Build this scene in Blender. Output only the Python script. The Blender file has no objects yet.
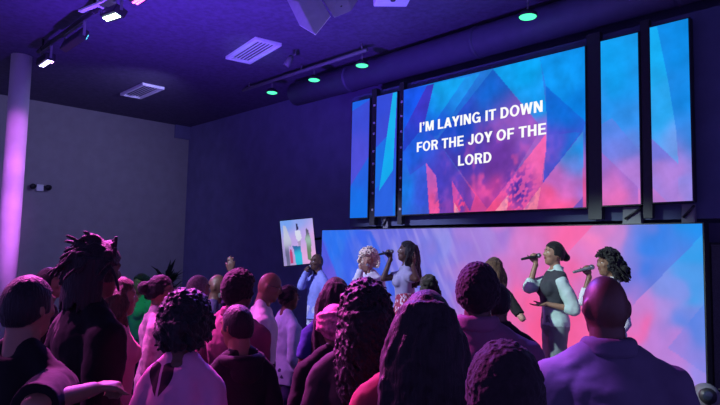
import bpy, math, random
import numpy as np
from mathutils import Matrix, Vector

SC = bpy.context.scene
COL = SC.collection
R = math.radians
random.seed(7)
rng = np.random.default_rng(7)

# ------------------------------------------------------------------ camera
cam_data = bpy.data.cameras.new('camera')
cam_data.sensor_width = 36.0
cam_data.lens = 30.0
cam_data.clip_start = 0.05
cam_data.clip_end = 100
cam = bpy.data.objects.new('camera', cam_data)
COL.objects.link(cam)
cam.matrix_world = Matrix(((0.692039, 0.044953, 0.720459, 0.000000),(0.721527, -0.073386, -0.688486, 0.000000),(0.021922, 0.996290, -0.083220, 1.900000), (0, 0, 0, 1)))
SC.camera = cam

# ------------------------------------------------------------------ world, exposure
SC.view_settings.view_transform = 'Standard'
SC.view_settings.look = 'None'
SC.view_settings.gamma = 1.0
SC.view_settings.use_curve_mapping = False
SC.view_settings.exposure = 0.0
world = bpy.data.worlds.new('dim_hall')
SC.world = world
world.use_nodes = True
bg = world.node_tree.nodes['Background']
bg.inputs[0].default_value = (0.17, 0.125, 0.56, 1)
bg.inputs[1].default_value = 1.35


def spot(name, loc, target, color, power, angle=60, blend=0.4, size=0.08):
    l = bpy.data.lights.new(name, 'SPOT')
    l.energy = power
    l.color = color
    l.spot_size = R(angle)
    l.spot_blend = blend
    l.shadow_soft_size = size
    o = bpy.data.objects.new(name, l)
    COL.objects.link(o)
    o.location = loc
    d = Vector(target) - Vector(loc)
    o.rotation_euler = d.to_track_quat('-Z', 'Y').to_euler()
    return o


MAG = (1.0, 0.11, 0.74)
VIO = (0.22, 0.10, 1.0)
# coloured spots over the crowd, some added away from the ceiling bar
spot('magenta_wash_light', (-5.6, 1.9, 4.5), (-2.9, 1.6, 1.4), MAG, 3700, 50, 0.9)
spot('magenta_side_light', (-6.6, -0.5, 4.4), (-4.2, 2.5, 1.3), (1.0, 0.18, 0.85), 800, 46, 1.0)
spot('magenta_narrow_light', (-6.6, -0.5, 4.4), (-2.45, 1.25, 1.25), (1.0, 0.16, 0.85), 900, 17, 0.5)  # added spot that lights the back of the printed top
spot('magenta_far_wash_light', (-8.0, 2.9, 4.45), (-4.9, 2.3, 1.4), (1.0, 0.14, 0.85), 420, 54, 0.8)
spot('magenta_shoulder_light', (-7.5, 2.6, 4.4), (-1.75, 1.6, 1.35), (1.0, 0.04, 0.42), 2200, 7, 0.6)
spot('violet_shoulder_light', (-2.9, 1.15, 4.8), (-1.136, 2.124, 1.530), (0.48, 0.16, 1.0), 3000, 3.6, 0.3)  # added narrow spot for the violet patch on the suit's shoulder
spot('violet_wash_light', (-5.2, 3.6, 4.6), (-0.9, 1.4, 1.6), VIO, 1400, 36, 0.5)
spot('violet_rim_light', (-9.2, 2.6, 4.45), (-3.5, 0.6, 1.6), (0.6, 0.14, 1.0), 700, 60, 0.5)
for k_, (z_, p_) in enumerate(((1.1, 820), (1.9, 480), (2.7, 380), (3.5, 250))):
    spot('column_light', (-8.05, 2.45, 4.35), (-10.45, 2.5, z_), (0.66, 0.15, 1.0), p_, 26, 1.0)
spot('speaker_fill_light', (-2.6, 1.2, 2.9), (-4.5, 3.65, 4.25), (0.34, 0.26, 1.0), 260, 18, 0.8)  # added light without a fixture, brightens the loudspeaker end plates
spot('vent_fill_light', (-6.6, 3.6, 3.4), (-7.5, 4.87, 4.9), (0.30, 0.52, 1.0), 45, 30, 0.9)  # added light without a fixture, brightens the nearer vent's slats
# violet light thrown up on the ceiling, and a weak blue one
spot('violet_ceiling_wash_light', (-6.0, 2.5, 1.9), (-6.4, 3.3, 4.9), (0.17, 0.05, 1.0), 1000, 130, 1.0)
spot('blue_ceiling_wash_light', (-3.4, 3.4, 2.2), (-4.4, 4.0, 4.9), (0.13, 0.15, 1.0), 230, 130, 1.0)
spot('stage_wash_light', (-6.8, -0.2, 4.6), (-5.65, 5.3, 1.35), (0.56, 0.60, 1.0), 2400, 29, 0.5)
spot('stage_right_wash_light', (-4.6, -0.2, 4.6), (-2.8, 5.5, 1.15), (0.74, 1.0, 0.98), 2100, 26, 0.5)
spot('front_row_wash_light', (-4.5, -0.8, 4.7), (-5.6, 3.0, 1.5), (0.62, 0.76, 1.0), 1500, 20, 0.5)
spot('grey_wall_fill_light', (-8.8, 4.6, 4.4), (-13.5, 4.0, 2.6), (0.40, 0.40, 0.95), 210, 110, 1.0)  # added fill for the wall, set so the column's shadow stays out of view
spot('green_corner_light', (-5.6, 1.9, 3.3), (-6.84,3.07, 1.35), (0.05, 1.0, 0.25), 80, 16, 0.3)
spot('green_lamp_light_beam', (-8.2, 5.6, 4.5), (-8.2, 4.8, 0.3), (0.1, 1.0, 0.55), 40, 50, 0.5)

# ------------------------------------------------------------------ helpers: mesh building


def lin(c):
    return tuple((x / 12.92 if x <= 0.04045 else ((x + 0.055) / 1.055) ** 2.4) for x in (v / 255.0 for v in c))


class MB:
    def __init__(self):
        self.v = []
        self.f = []
        self.n = 0

    def add(self, verts, faces):
        verts = np.asarray(verts, float)
        self.v.append(verts)
        self.f += [tuple(i + self.n for i in fc) for fc in faces]
        self.n += len(verts)

    def rings(self, rings):
        k = len(rings[0])
        v = np.concatenate(rings)
        f = []
        m = len(rings)
        for i in range(m - 1):
            for j in range(k):
                a, b = i * k + j, i * k + (j + 1) % k
                f.append((a, b, b + k, a + k))
        f.append(tuple(range(k - 1, -1, -1)))
        f.append(tuple(range((m - 1) * k, m * k)))
        self.add(v, f)

    def cap(self, p0, p1, r0, r1, n=12, flat=None, M=None, pivot=None):
        """tapered capsule; flat=(axis, factor) squashes the section along an axis"""
        p0 = np.array(p0, float)
        p1 = np.array(p1, float)
        d = p1 - p0
        L = np.linalg.norm(d)
        d = d / L if L > 1e-9 else np.array((0, 0, 1.0))
        a = np.cross(d, (0, 0, 1.0) if abs(d[2]) < 0.9 else (0, 1.0, 0))
        a /= np.linalg.norm(a)
        b = np.cross(d, a)
        ang = np.linspace(0, 2 * np.pi, n, endpoint=False)
        circ = np.outer(np.cos(ang), a) + np.outer(np.sin(ang), b)
        rings = []
        for t in (-82, -55, -28, 0):
            rings.append(p0 + d * r0 * math.sin(R(t)) + circ * r0 * math.cos(R(t)))
        for t in (0, 28, 55, 82):
            rings.append(p1 + d * r1 * math.sin(R(t)) + circ * r1 * math.cos(R(t)))
        if flat:
            ax = np.array(flat[0], float)
            ax /= np.linalg.norm(ax)
            mid = (p0 + p1) / 2
            rings = [r - np.outer((r - mid) @ ax, ax) * (1 - flat[1]) for r in rings]
        if M is not None:
            rings = [(r - pivot) @ M.T + pivot for r in rings]
        self.rings(rings)

    def tube(self, pts, radii, n=8):
        pts = [np.array(p, float) for p in pts]
        rings = []
        prev = None
        ang = np.linspace(0, 2 * np.pi, n, endpoint=False)
        for i, p in enumerate(pts):
            d = pts[min(i + 1, len(pts) - 1)] - pts[max(i - 1, 0)]
            d = d / (np.linalg.norm(d) + 1e-9)
            if prev is None:
                a = np.cross(d, (0, 0, 1.0) if abs(d[2]) < 0.9 else (0, 1.0, 0))
            else:
                a = prev - d * (prev @ d)
            a /= np.linalg.norm(a) + 1e-9
            prev = a
            b = np.cross(d, a)
            r = radii[i] if hasattr(radii, '__len__') else radii
            rings.append(p + (np.outer(np.cos(ang), a) + np.outer(np.sin(ang), b)) * r)
        self.rings(rings)

    def ell(self, c, r, n=18, m=12, M=None, pivot=None, keep=None):
        c = np.array(c, float)
        rings = []
        ang = np.linspace(0, 2 * np.pi, n, endpoint=False)
        for i in range(m + 1):
            t = -np.pi / 2 + np.pi * (i + 0.02) / (m + 0.04)
            rings.append(c + np.stack([np.cos(ang) * np.cos(t) * r[0], np.sin(ang) * np.cos(t) * r[1], np.full(n, np.sin(t) * r[2])], 1))
        if M is not None:
            rings = [(q - pivot) @ M.T + pivot for q in rings]
        self.rings(rings)

    def loft(self, secs, n=28, power=2.0):
        """secs: (x, y, z, rx, ry) horizontal superellipse sections"""
        ang = np.linspace(0, 2 * np.pi, n, endpoint=False)
        c, s_ = np.cos(ang), np.sin(ang)
        e = 2.0 / power
        cx = np.sign(c) * np.abs(c) ** e
        sy = np.sign(s_) * np.abs(s_) ** e
        self.rings([np.stack([x + cx * rx, y + sy * ry, np.full(n, z)], 1) for x, y, z, rx, ry in secs])

    def box(self, lo, hi, M=None, pivot=None):
        (x0, y0, z0), (x1, y1, z1) = lo, hi
        v = np.array([(x0, y0, z0), (x1, y0, z0), (x1, y1, z0), (x0, y1, z0), (x0, y0, z1), (x1, y0, z1), (x1, y1, z1), (x0, y1, z1)], float)
        if M is not None:
            v = (v - pivot) @ np.array(M).T + pivot
        self.add(v, [(3, 2, 1, 0), (4, 5, 6, 7), (0, 1, 5, 4), (1, 2, 6, 5), (2, 3, 7, 6), (3, 0, 4, 7)])

    def prism(self, bottom, top):
        k = len(bottom)
        self.add(list(bottom) + list(top), [tuple(range(k - 1, -1, -1)), tuple(range(k, 2 * k))] +
                 [(i, (i + 1) % k, (i + 1) % k + k, i + k) for i in range(k)])

    def scale(self, s):
        self.v = [a * s for a in self.v]
        return self

    def build(self, name, mat, parent=None, smooth=True, loc=None):
        me = bpy.data.meshes.new(name)
        v = np.concatenate(self.v)
        me.from_pydata(v.tolist(), [], self.f)
        me.update()
        if smooth:
            me.polygons.foreach_set('use_smooth', [True] * len(me.polygons))
        me.materials.append(mat)
        o = bpy.data.objects.new(name, me)
        COL.objects.link(o)
        if parent is not None:
            o.parent = parent
        if loc is not None:
            o.location = loc
        return o


def remesh(o, voxel, smooth=2, disp=None, factor=0.5):
    m = o.modifiers.new('remesh', 'REMESH')
    m.mode = 'VOXEL'
    m.voxel_size = voxel
    m.use_smooth_shade = True
    if smooth:
        s = o.modifiers.new('smooth', 'SMOOTH')
        s.iterations = smooth
        s.factor = factor
    if disp:
        d = o.modifiers.new('displace', 'DISPLACE')
        d.texture = cloud_tex(disp[1])
        d.strength = disp[0]
        d.mid_level = 0.5
        d.texture_coords = 'LOCAL'
    return o


_tex = {}


def cloud_tex(size):
    if size not in _tex:
        t = bpy.data.textures.new('clouds_%g' % size, 'CLOUDS')
        t.noise_scale = size
        t.noise_depth = 2
        _tex[size] = t
    return _tex[size]


def bevel(o, w=0.01, seg=2):
    m = o.modifiers.new('bevel', 'BEVEL')
    m.width = w
    m.segments = seg
    m.limit_method = 'ANGLE'
    return o


# ------------------------------------------------------------------ helpers: materials


def mat(name, color, rough=0.6, metal=0.0, noise=0.12, scale=12.0, bump=0.0, bump_scale=60.0, spec=0.5, stretch=None, sheen=0.0):
    m = bpy.data.materials.new(name)
    m.use_nodes = True
    nt = m.node_tree
    b = nt.nodes['Principled BSDF']
    b.inputs['Roughness'].default_value = rough
    b.inputs['Metallic'].default_value = metal
    b.inputs['Specular IOR Level'].default_value = spec
    if sheen:
        b.inputs['Sheen Weight'].default_value = sheen
    tc = nt.nodes.new('ShaderNodeTexCoord')
    mp = nt.nodes.new('ShaderNodeMapping')
    if stretch:
        mp.inputs['Scale'].default_value = stretch
    nt.links.new(tc.outputs['Object'], mp.inputs[0])
    nz = nt.nodes.new('ShaderNodeTexNoise')
    nz.inputs['Scale'].default_value = scale
    nz.inputs['Detail'].default_value = 4
    nt.links.new(mp.outputs[0], nz.inputs['Vector'])
    rp = nt.nodes.new('ShaderNodeValToRGB')
    c = np.array(color[:3])
    rp.color_ramp.elements[0].position = 0.3
    rp.color_ramp.elements[1].position = 0.7
    rp.color_ramp.elements[0].color = (*np.clip(c * (1 - noise), 0, 1), 1)
    rp.color_ramp.elements[1].color = (*np.clip(c * (1 + noise), 0, 1), 1)
    nt.links.new(nz.outputs[0], rp.inputs[0])
    nt.links.new(rp.outputs[0], b.inputs['Base Color'])
    if bump:
        n2 = nt.nodes.new('ShaderNodeTexNoise')
        n2.inputs['Scale'].default_value = bump_scale
        n2.inputs['Detail'].default_value = 3
        nt.links.new(mp.outputs[0], n2.inputs['Vector'])
        bp = nt.nodes.new('ShaderNodeBump')
        bp.inputs['Strength'].default_value = bump
        bp.inputs['Distance'].default_value = 0.01
        nt.links.new(n2.outputs[0], bp.inputs['Height'])
        nt.links.new(bp.outputs[0], b.inputs['Normal'])
    return m


def emit(name, color, strength):
    m = bpy.data.materials.new(name)
    m.use_nodes = True
    nt = m.node_tree
    nt.nodes.remove(nt.nodes['Principled BSDF'])
    e = nt.nodes.new('ShaderNodeEmission')
    e.inputs[0].default_value = (*color[:3], 1)
    e.inputs[1].default_value = strength
    nt.links.new(e.outputs[0], nt.nodes['Material Output'].inputs[0])
    return m


def cloth(name, rgb, rough=0.85, noise=0.1):
    return mat(name, rgb, rough, noise=noise, scale=9, bump=0.35, bump_scale=14, spec=0.2, sheen=0.03)


def skin(name, rgb):
    return mat(name, rgb, 0.5, noise=0.08, scale=20, bump=0.05, bump_scale=90, spec=0.4)


def hairmat(name, rgb, rough=0.55, stretch=(60, 60, 6)):
    return mat(name, rgb, rough, noise=0.35, scale=1.6, bump=0.7, bump_scale=2.2, stretch=stretch, spec=0.18, sheen=0.10)


def tag(o, label=None, cat=None, group=None, kind=None):
    if label:
        o['label'] = label
    if cat:
        o['category'] = cat
    if group:
        o['group'] = group
    if kind:
        o['kind'] = kind
    return o


def empty(name, loc, rot=(0, 0, 0)):
    o = bpy.data.objects.new(name, None)
    o.empty_display_size = 0.1
    COL.objects.link(o)
    o.location = loc
    o.rotation_euler = rot
    return o


# ------------------------------------------------------------------ setting
M_floor = mat('dark_carpet', (0.03, 0.028, 0.04), 0.95, noise=0.3, scale=40, bump=0.4, bump_scale=200)
M_black = mat('black_painted_wall', (0.17, 0.165, 0.30), 0.9, noise=0.12, scale=3, bump=0.1, bump_scale=80)
M_ceil = mat('black_painted_ceiling', (0.105, 0.085, 0.150), 0.9, noise=0.2, scale=14, bump=0.2, bump_scale=60)
M_grey = mat('grey_painted_wall', (0.34, 0.33, 0.33), 0.9, noise=0.06, scale=5, bump=0.08, bump_scale=120)
M_stage = mat('black_stage_floor', (0.03, 0.03, 0.035), 0.5, noise=0.2, scale=8)
M_dark = mat('black_metal', (0.02, 0.02, 0.024), 0.5, noise=0.15, scale=20)
M_greymetal = mat('grey_metal', (0.16, 0.16, 0.18), 0.5, noise=0.1, scale=20)
M_white = mat('white_enamel', (0.88, 0.88, 0.9), 0.5, noise=0.04, scale=20)
M_plaster = mat('painted_column', (0.78, 0.72, 0.72), 0.7, noise=0.05, scale=6)

XL, YB, ZC = -13.55, 7.05, 4.9


def struct(name, lo, hi, m):
    b = MB()
    b.box(lo, hi)
    return tag(b.build(name, m, smooth=False), kind='structure')


struct('floor', (XL - 0.3, -4.0, -0.15), (3.0, YB + 0.3, 0.0), M_floor)
struct('ceiling', (XL - 0.3, -4.0, ZC), (3.0, YB + 0.3, ZC + 0.15), M_ceil)
struct('wall_left', (XL - 0.25, -4.0, 0.0), (XL, YB, ZC), M_grey)
struct('wall_front', (XL - 0.25, YB, 0.0), (3.0, YB + 0.25, ZC), M_black)
struct('trim_3', (XL, 6.66, 4.58), (XL + 0.06, YB, ZC), M_black)
b = MB()
b.box((-6.9, 4.55, 0.0), (1.6, YB, 0.35))
tag(bevel(b.build('stage', M_stage, smooth=False), 0.015), kind='structure')
b = MB()
b.box((-8.9, 4.75, 0.0), (-6.903, YB, 0.13))
tag(bevel(b.build('stage_step', M_stage, smooth=False), 0.01), kind='structure')
# paler lower panel of the front wall right of the screens
struct('trim_1', (-1.55, YB - 0.06, 0.35), (2.9, YB, 2.34), mat('slate_panel', (0.11, 0.10, 0.13), 0.8, noise=0.1, scale=6))
# round painted column
b = MB()
ang = 36
b.tube([(-10.5, 2.52, 0.0), (-10.5, 2.52, ZC)], 0.15, 36)
tag(b.build('column', M_plaster), kind='structure')

# dark bulkhead that carries the screens
M_board = mat('dark_board', (0.085, 0.100, 0.19), 0.9, noise=0.12, scale=4, bump=0.1, bump_scale=60)
struct('trim_2', (-6.75, 6.24, 2.29), (2.8, YB, 4.31), M_board)

# duct running along the front wall above the screens
duct = empty('ceiling_duct', (-4.6, 6.25, 4.62))
tag(duct, 'long dark round air duct along the wall above the screens', 'duct')
b = MB()
b.tube([(-3.6, 0, 0), (6.6, 0, 0)], 0.2, 28)
M_duct = mat('dark_duct', (0.085, 0.075, 0.14), 0.6, noise=0.1, scale=8)
b.build('duct_body', M_duct, duct)
for x in (-2.2, 0.2, 2.6, 5.0):
    b = MB()
    b.tube([(x - 0.03, 0, 0), (x + 0.03, 0, 0)], 0.208, 28)
    b.build('duct_band', M_duct, duct)

# ------------------------------------------------------------------ the screens' pictures


def screen_mat(name, strength, scale, stretch, amp):
    m = bpy.data.materials.new(name)
    m.use_nodes = True
    nt = m.node_tree
    nt.nodes.remove(nt.nodes['Principled BSDF'])
    at = nt.nodes.new('ShaderNodeAttribute')
    at.attribute_name = 'picture'
    tc = nt.nodes.new('ShaderNodeTexCoord')
    mp = nt.nodes.new('ShaderNodeMapping')
    mp.inputs['Scale'].default_value = stretch
    mp.inputs['Rotation'].default_value = (0, R(25), 0)
    nz = nt.nodes.new('ShaderNodeTexNoise')
    nz.inputs['Scale'].default_value = scale
    nz.inputs['Detail'].default_value = 5
    mr = nt.nodes.new('ShaderNodeMapRange')
    mr.inputs['From Min'].default_value = 0.3
    mr.inputs['From Max'].default_value = 0.7
    mr.inputs['To Min'].default_value = 1 - amp
    mr.inputs['To Max'].default_value = 1 + amp
    mx = nt.nodes.new('ShaderNodeVectorMath')
    mx.operation = 'SCALE'
    e = nt.nodes.new('ShaderNodeEmission')
    e.inputs[1].default_value = strength
    L = nt.links.new
    L(tc.outputs['Object'], mp.inputs[0])
    L(mp.outputs[0], nz.inputs['Vector'])
    L(nz.outputs[0], mr.inputs[0])
    L(at.outputs['Color'], mx.inputs[0])
    L(mr.outputs[0], mx.inputs['Scale'])
    L(mx.outputs[0], e.inputs[0])
    L(e.outputs[0], nt.nodes['Material Output'].inputs[0])
    return m


def vnoise(x, z, sx, sz, seed):
    """smooth value noise on a lattice, 0..1"""
    g = np.random.default_rng(seed).random((64, 64))
    x = x * sx + 20
    z = z * sz + 20
    i, j = np.floor(x).astype(int), np.floor(z).astype(int)
    u, v = x - i, z - j
    u = u * u * (3 - 2 * u)
    v = v * v * (3 - 2 * v)
    G = lambda a, c: g[a % 64, c % 64]
    return (G(i, j) * (1 - u) + G(i + 1, j) * u) * (1 - v) + (G(i, j + 1) * (1 - u) + G(i + 1, j + 1) * u) * v


def inside(x, z, poly):
    r = np.zeros(x.shape, bool)
    n = len(poly)
    for k in range(n):
        (x0, z0), (x1, z1) = poly[k], poly[(k + 1) % n]
        c = (z0 > z) != (z1 > z)
        t = (x1 - x0) * (z - z0) / ((z1 - z0) if z1 != z0 else 1e-9) + x0
        r ^= c & (x < t)
    return r


def paint(x, z, facets, wob=0.0):
    """facets: (polygon or None, [stops (x, z, rgb)], alpha); colours blend by inverse distance to the stops"""
    out = np.zeros((len(x), 3))
    xs = x + (vnoise(x, z, 5, 5, 3) - 0.5) * wob
    zs = z + (vnoise(x, z, 5, 5, 4) - 0.5) * wob
    for poly, stops, alpha in facets:
        msk = np.ones(len(x), bool) if poly is None else inside(x, z, poly)
        if not msk.any():
            continue
        wsum = 0
        csum = 0
        for sx, sz, c in stops:
            wgt = 1.0 / (((xs[msk] - sx) ** 2 + (zs[msk] - sz) ** 2) ** 1.25 + 1e-3)
            wsum = wsum + wgt
            csum = csum + wgt[:, None] * np.array(c, float)
        col = csum / wsum[:, None]
        out[msk] = out[msk] * (1 - alpha) + col * alpha
    return out


def picture_panel(name, x0, x1, z0, z1, nx, nz, y, facets, m, parent, wob=0.25, blotch=None):
    xs = np.linspace(x0, x1, nx + 1)
    zs = np.linspace(z0, z1, nz + 1)
    X, Z = np.meshgrid(xs, zs)
    X, Z = X.ravel(), Z.ravel()
    rgb = paint(X, Z, facets, wob)
    if blotch is not None:
        rgb = blotch(X, Z, rgb)
    rgb = np.clip(rgb, 0, 255) / 255.0
    l = np.where(rgb <= 0.04045, rgb / 12.92, ((rgb + 0.055) / 1.055) ** 2.4)
    me = bpy.data.meshes.new(name)
    px, py, pz = parent.location
    v = np.stack([X - px, np.full_like(X, y - py), Z - pz], 1)
    k = nx + 1
    f = [(j * k + i, j * k + i + 1, (j + 1) * k + i + 1, (j + 1) * k + i) for j in range(nz) for i in range(nx)]
    me.from_pydata(v.tolist(), [], f)
    at = me.color_attributes.new('picture', 'FLOAT_COLOR', 'POINT')
    at.data.foreach_set('color', np.concatenate([l, np.ones((len(l), 1))], 1).astype(np.float32).ravel())
    me.materials.append(m)
    o = bpy.data.objects.new(name, me)
    COL.objects.link(o)
    o.parent = parent
    return o


YS = 6.08
M_scr = screen_mat('screen_picture', 1.0, 4.0, (1, 1, 1), 0.16)
M_wallscr = screen_mat('video_wall_picture', 1.0, 4.0, (1.4, 1, 0.9), 0.06)
M_bezel = mat('black_panel_casing', (0.012, 0.012, 0.016), 0.5, noise=0.1)


def panel_root(name, x0, x1, z0, z1, label, cat, group=None, depth=0.09, rim=0.012):
    r = empty(name, ((x0 + x1) / 2, YS, z0))
    tag(r, label, cat, group)
    b = MB()
    hw = (x1 - x0) / 2
    b.box((-hw - rim, 0.004, -rim), (hw + rim, depth, z1 - z0 + rim))
    b.build('casing', M_bezel, r, smooth=False)
    if z0 > 1:
        for f_ in (-0.5, 0.5):
            b = MB()
            b.box((f_ * hw - 0.03, depth - 0.005, (z1 - z0) * 0.3), (f_ * hw + 0.03, 6.2395 - YS, (z1 - z0) * 0.3 + 0.06))
            b.build('wall_mount', M_dark, r, smooth=False)
    return r


def ST(*a):
    return a


ZB, ZT = 2.43, 4.17
main = panel_root('projection_screen', -5.53, -2.91, ZB, ZT, 'wide main screen showing white song words on blue and pink facets', 'screen')
FM = [
    (None, [(-5.41,4.01,(35, 80, 225)),(-5.49,3.46,(30, 95, 225)),(-5.50,2.77,(28, 120, 230)),(-4.89,4.12,(25, 140, 232)),(-3.70,4.07,(18, 150, 238)),(-3.02,4.04,(22, 125, 225)),(-3.02,3.49,(22, 110, 220)),(-4.41,3.58,(25, 100, 205)),(-5.04,2.74,(55, 85, 215)),(-4.25,2.57,(220, 70, 150)),(-3.20,2.63,(240, 85, 150)),(-3.44,3.33,(150, 95, 200))], 1),
    ([(-5.525, 4.155), (-5.111, 4.155), (-5.514, 3.603)], [(-5.38,4.04, (24, 85, 232))], 0.9),
    ([(-5.111, 4.155), (-4.990, 4.153), (-5.154, 3.609), (-5.526, 3.297), (-5.514, 3.603)], [(-5.09,4.02, (62, 50, 190)), (-5.47,3.39, (40, 65, 205))], 0.92),
    ([(-4.990, 4.153), (-4.472, 4.150), (-5.016, 3.590), (-5.154, 3.609)], [(-4.81,4.10, (20, 165, 240)), (-5.08,3.61, (22, 110, 225))], 0.9),
    ([(-4.472, 4.150), (-4.260, 4.152), (-4.913, 3.456), (-5.151, 3.419), (-5.016, 3.590)], [(-4.41,4.09, (30, 145, 232)), (-5.05,3.43, (30, 85, 215))], 0.9),
    ([(-5.526, 3.297), (-5.153, 3.582), (-4.929, 3.392), (-4.323, 2.635), (-4.396, 2.429), (-5.048, 2.424), (-5.111, 3.105), (-5.390, 2.966)], [(-5.31,3.30, (32, 95, 228)), (-4.87,2.86, (75, 60, 190)), (-4.78,2.47, (130, 60, 170))], 0.85),
    ([(-4.070, 4.163), (-3.418, 3.346), (-4.105, 2.407), (-4.929, 3.392)], [(-4.11,3.97, (20, 100, 210)), (-4.64,3.51, (28, 75, 200)), (-4.48,3.08, (70, 55, 175)), (-4.04,3.10, (110, 55, 165)), (-3.70,3.42, (150, 90, 195)), (-4.11,2.62, (185, 65, 160))], 0.95),
    ([(-4.070, 4.163), (-3.440, 4.165), (-3.356, 3.508), (-3.357, 3.201), (-3.418, 3.346)], [(-3.63,4.06, (10, 165, 242)), (-3.50,3.68, (15, 155, 240)), (-3.39,3.32, (140, 110, 220))], 0.92),
    ([(-3.440, 4.165), (-2.895, 4.170), (-2.903, 3.340), (-3.367, 3.819)], [(-3.20,3.97, (14, 150, 238)), (-2.93,3.48, (10, 130, 232))], 0.92),
    ([(-3.367, 3.819), (-2.903, 3.340), (-2.948, 3.238), (-3.250, 2.876), (-3.358, 3.088)], [(-3.20,3.57, (14, 110, 220)), (-3.26,3.13, (75, 75, 205))], 0.95),
    ([(-3.357, 3.258), (-2.959, 3.240), (-3.408, 2.709)], [(-3.30,3.08, (85, 80, 205)), (-3.03,3.18, (30, 110, 220)), (-3.38,2.75, (70, 75, 205))], 0.95),
    ([(-5.111, 3.105), (-4.938, 2.918), (-4.865, 2.419), (-5.040, 2.424)], [(-5.04,3.01, (200, 95, 190)), (-4.97,2.47, (238, 85, 155))], 0.95),
    ([(-4.682, 2.840), (-4.381, 2.416), (-4.641, 2.424)], [(-4.66,2.78, (205, 80, 175)), (-4.55,2.46, (240, 70, 140))], 0.95),
    ([(-4.643, 2.564), (-4.548, 2.421), (-4.641, 2.424)], [(-4.61,2.46, (250, 150, 180))], 0.95),
    ([(-4.191, 2.410), (-3.369, 3.271), (-3.370, 3.089), (-3.433, 2.700), (-3.647, 2.426)], [(-3.44,3.10, (240, 100, 175)), (-3.76,2.78, (215, 85, 175)), (-3.97,2.46, (248, 80, 140))], 0.95),
    ([(-4.049, 2.417), (-3.844, 2.621), (-3.871, 2.434)], [(-3.90,2.46, (252, 150, 175))], 0.9),
    ([(-3.420, 2.710), (-2.931, 3.252), (-2.950, 2.422), (-3.647, 2.426)], [(-3.38,2.64, (245, 90, 155)), (-3.23,2.83, (195, 105, 200)), (-3.03,2.57, (165, 115, 215)), (-2.97,3.05, (30, 145, 232)), (-3.21,2.48, (248, 85, 145))], 0.97),
    ([(-3.660, 2.427), (-3.433, 2.688), (-3.483, 2.420)], [(-3.53,2.48, (255, 140, 170))], 0.8),
    ([(-3.056, 2.427), (-2.948, 2.539), (-2.949, 2.422)], [(-2.98,2.46, (110, 85, 190))], 0.9),
]


def blotch_main(X, Z, rgb):
    n = vnoise(X, Z, 9, 6, 11) * 0.6 + vnoise(X, Z, 20, 14, 12) * 0.4
    cx, cz = -4.037,2.824
    w = np.exp(-(((X - cx) / 0.62) ** 2 + ((Z - cz) / 0.55) ** 2))
    k = np.clip((n - 0.52) * 4, 0, 1)[:, None] * w[:, None] * 0.65
    rgb = rgb * (1 - k) + np.array((236, 84, 158)) * k
    n2 = vnoise(X * .8 + Z * .6, Z * .8 - X * .6, 24, 30, 13) * 0.65 + vnoise(X * .4 + Z, X - Z * .4, 38, 50, 14) * 0.35
    cx, cz = -3.712,2.660
    w2 = np.exp(-(((X - cx) / 0.16) ** 2 + ((Z - cz) / 0.22) ** 2))
    k = (np.clip((n2 - 0.42) * 6, 0, 1) * w2 * 0.95)[:, None]
    rgb = rgb * (1 - k) + np.array((70, 45, 165)) * k
    for (a, c) in ((-4.87, 2.60),(-4.52, 2.52)):
        w2 = np.exp(-(((X - a) / 0.07) ** 2 + ((Z - c) / 0.2) ** 2))
        k = (np.clip((n2 - 0.4) * 5, 0, 1) * w2 * 0.8)[:, None]
        rgb = rgb * (1 - k) + np.array((80, 60, 180)) * k
    return rgb * (0.93 + 0.14 * n[:, None])


picture_panel('picture', -5.53, -2.91, ZB, ZT, 260, 180, YS, FM, M_scr, main, 0.2, blotch_main)


M_letter = emit('white_lettering', (1, 1, 1), 1.0)


SW = 0.185


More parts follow.
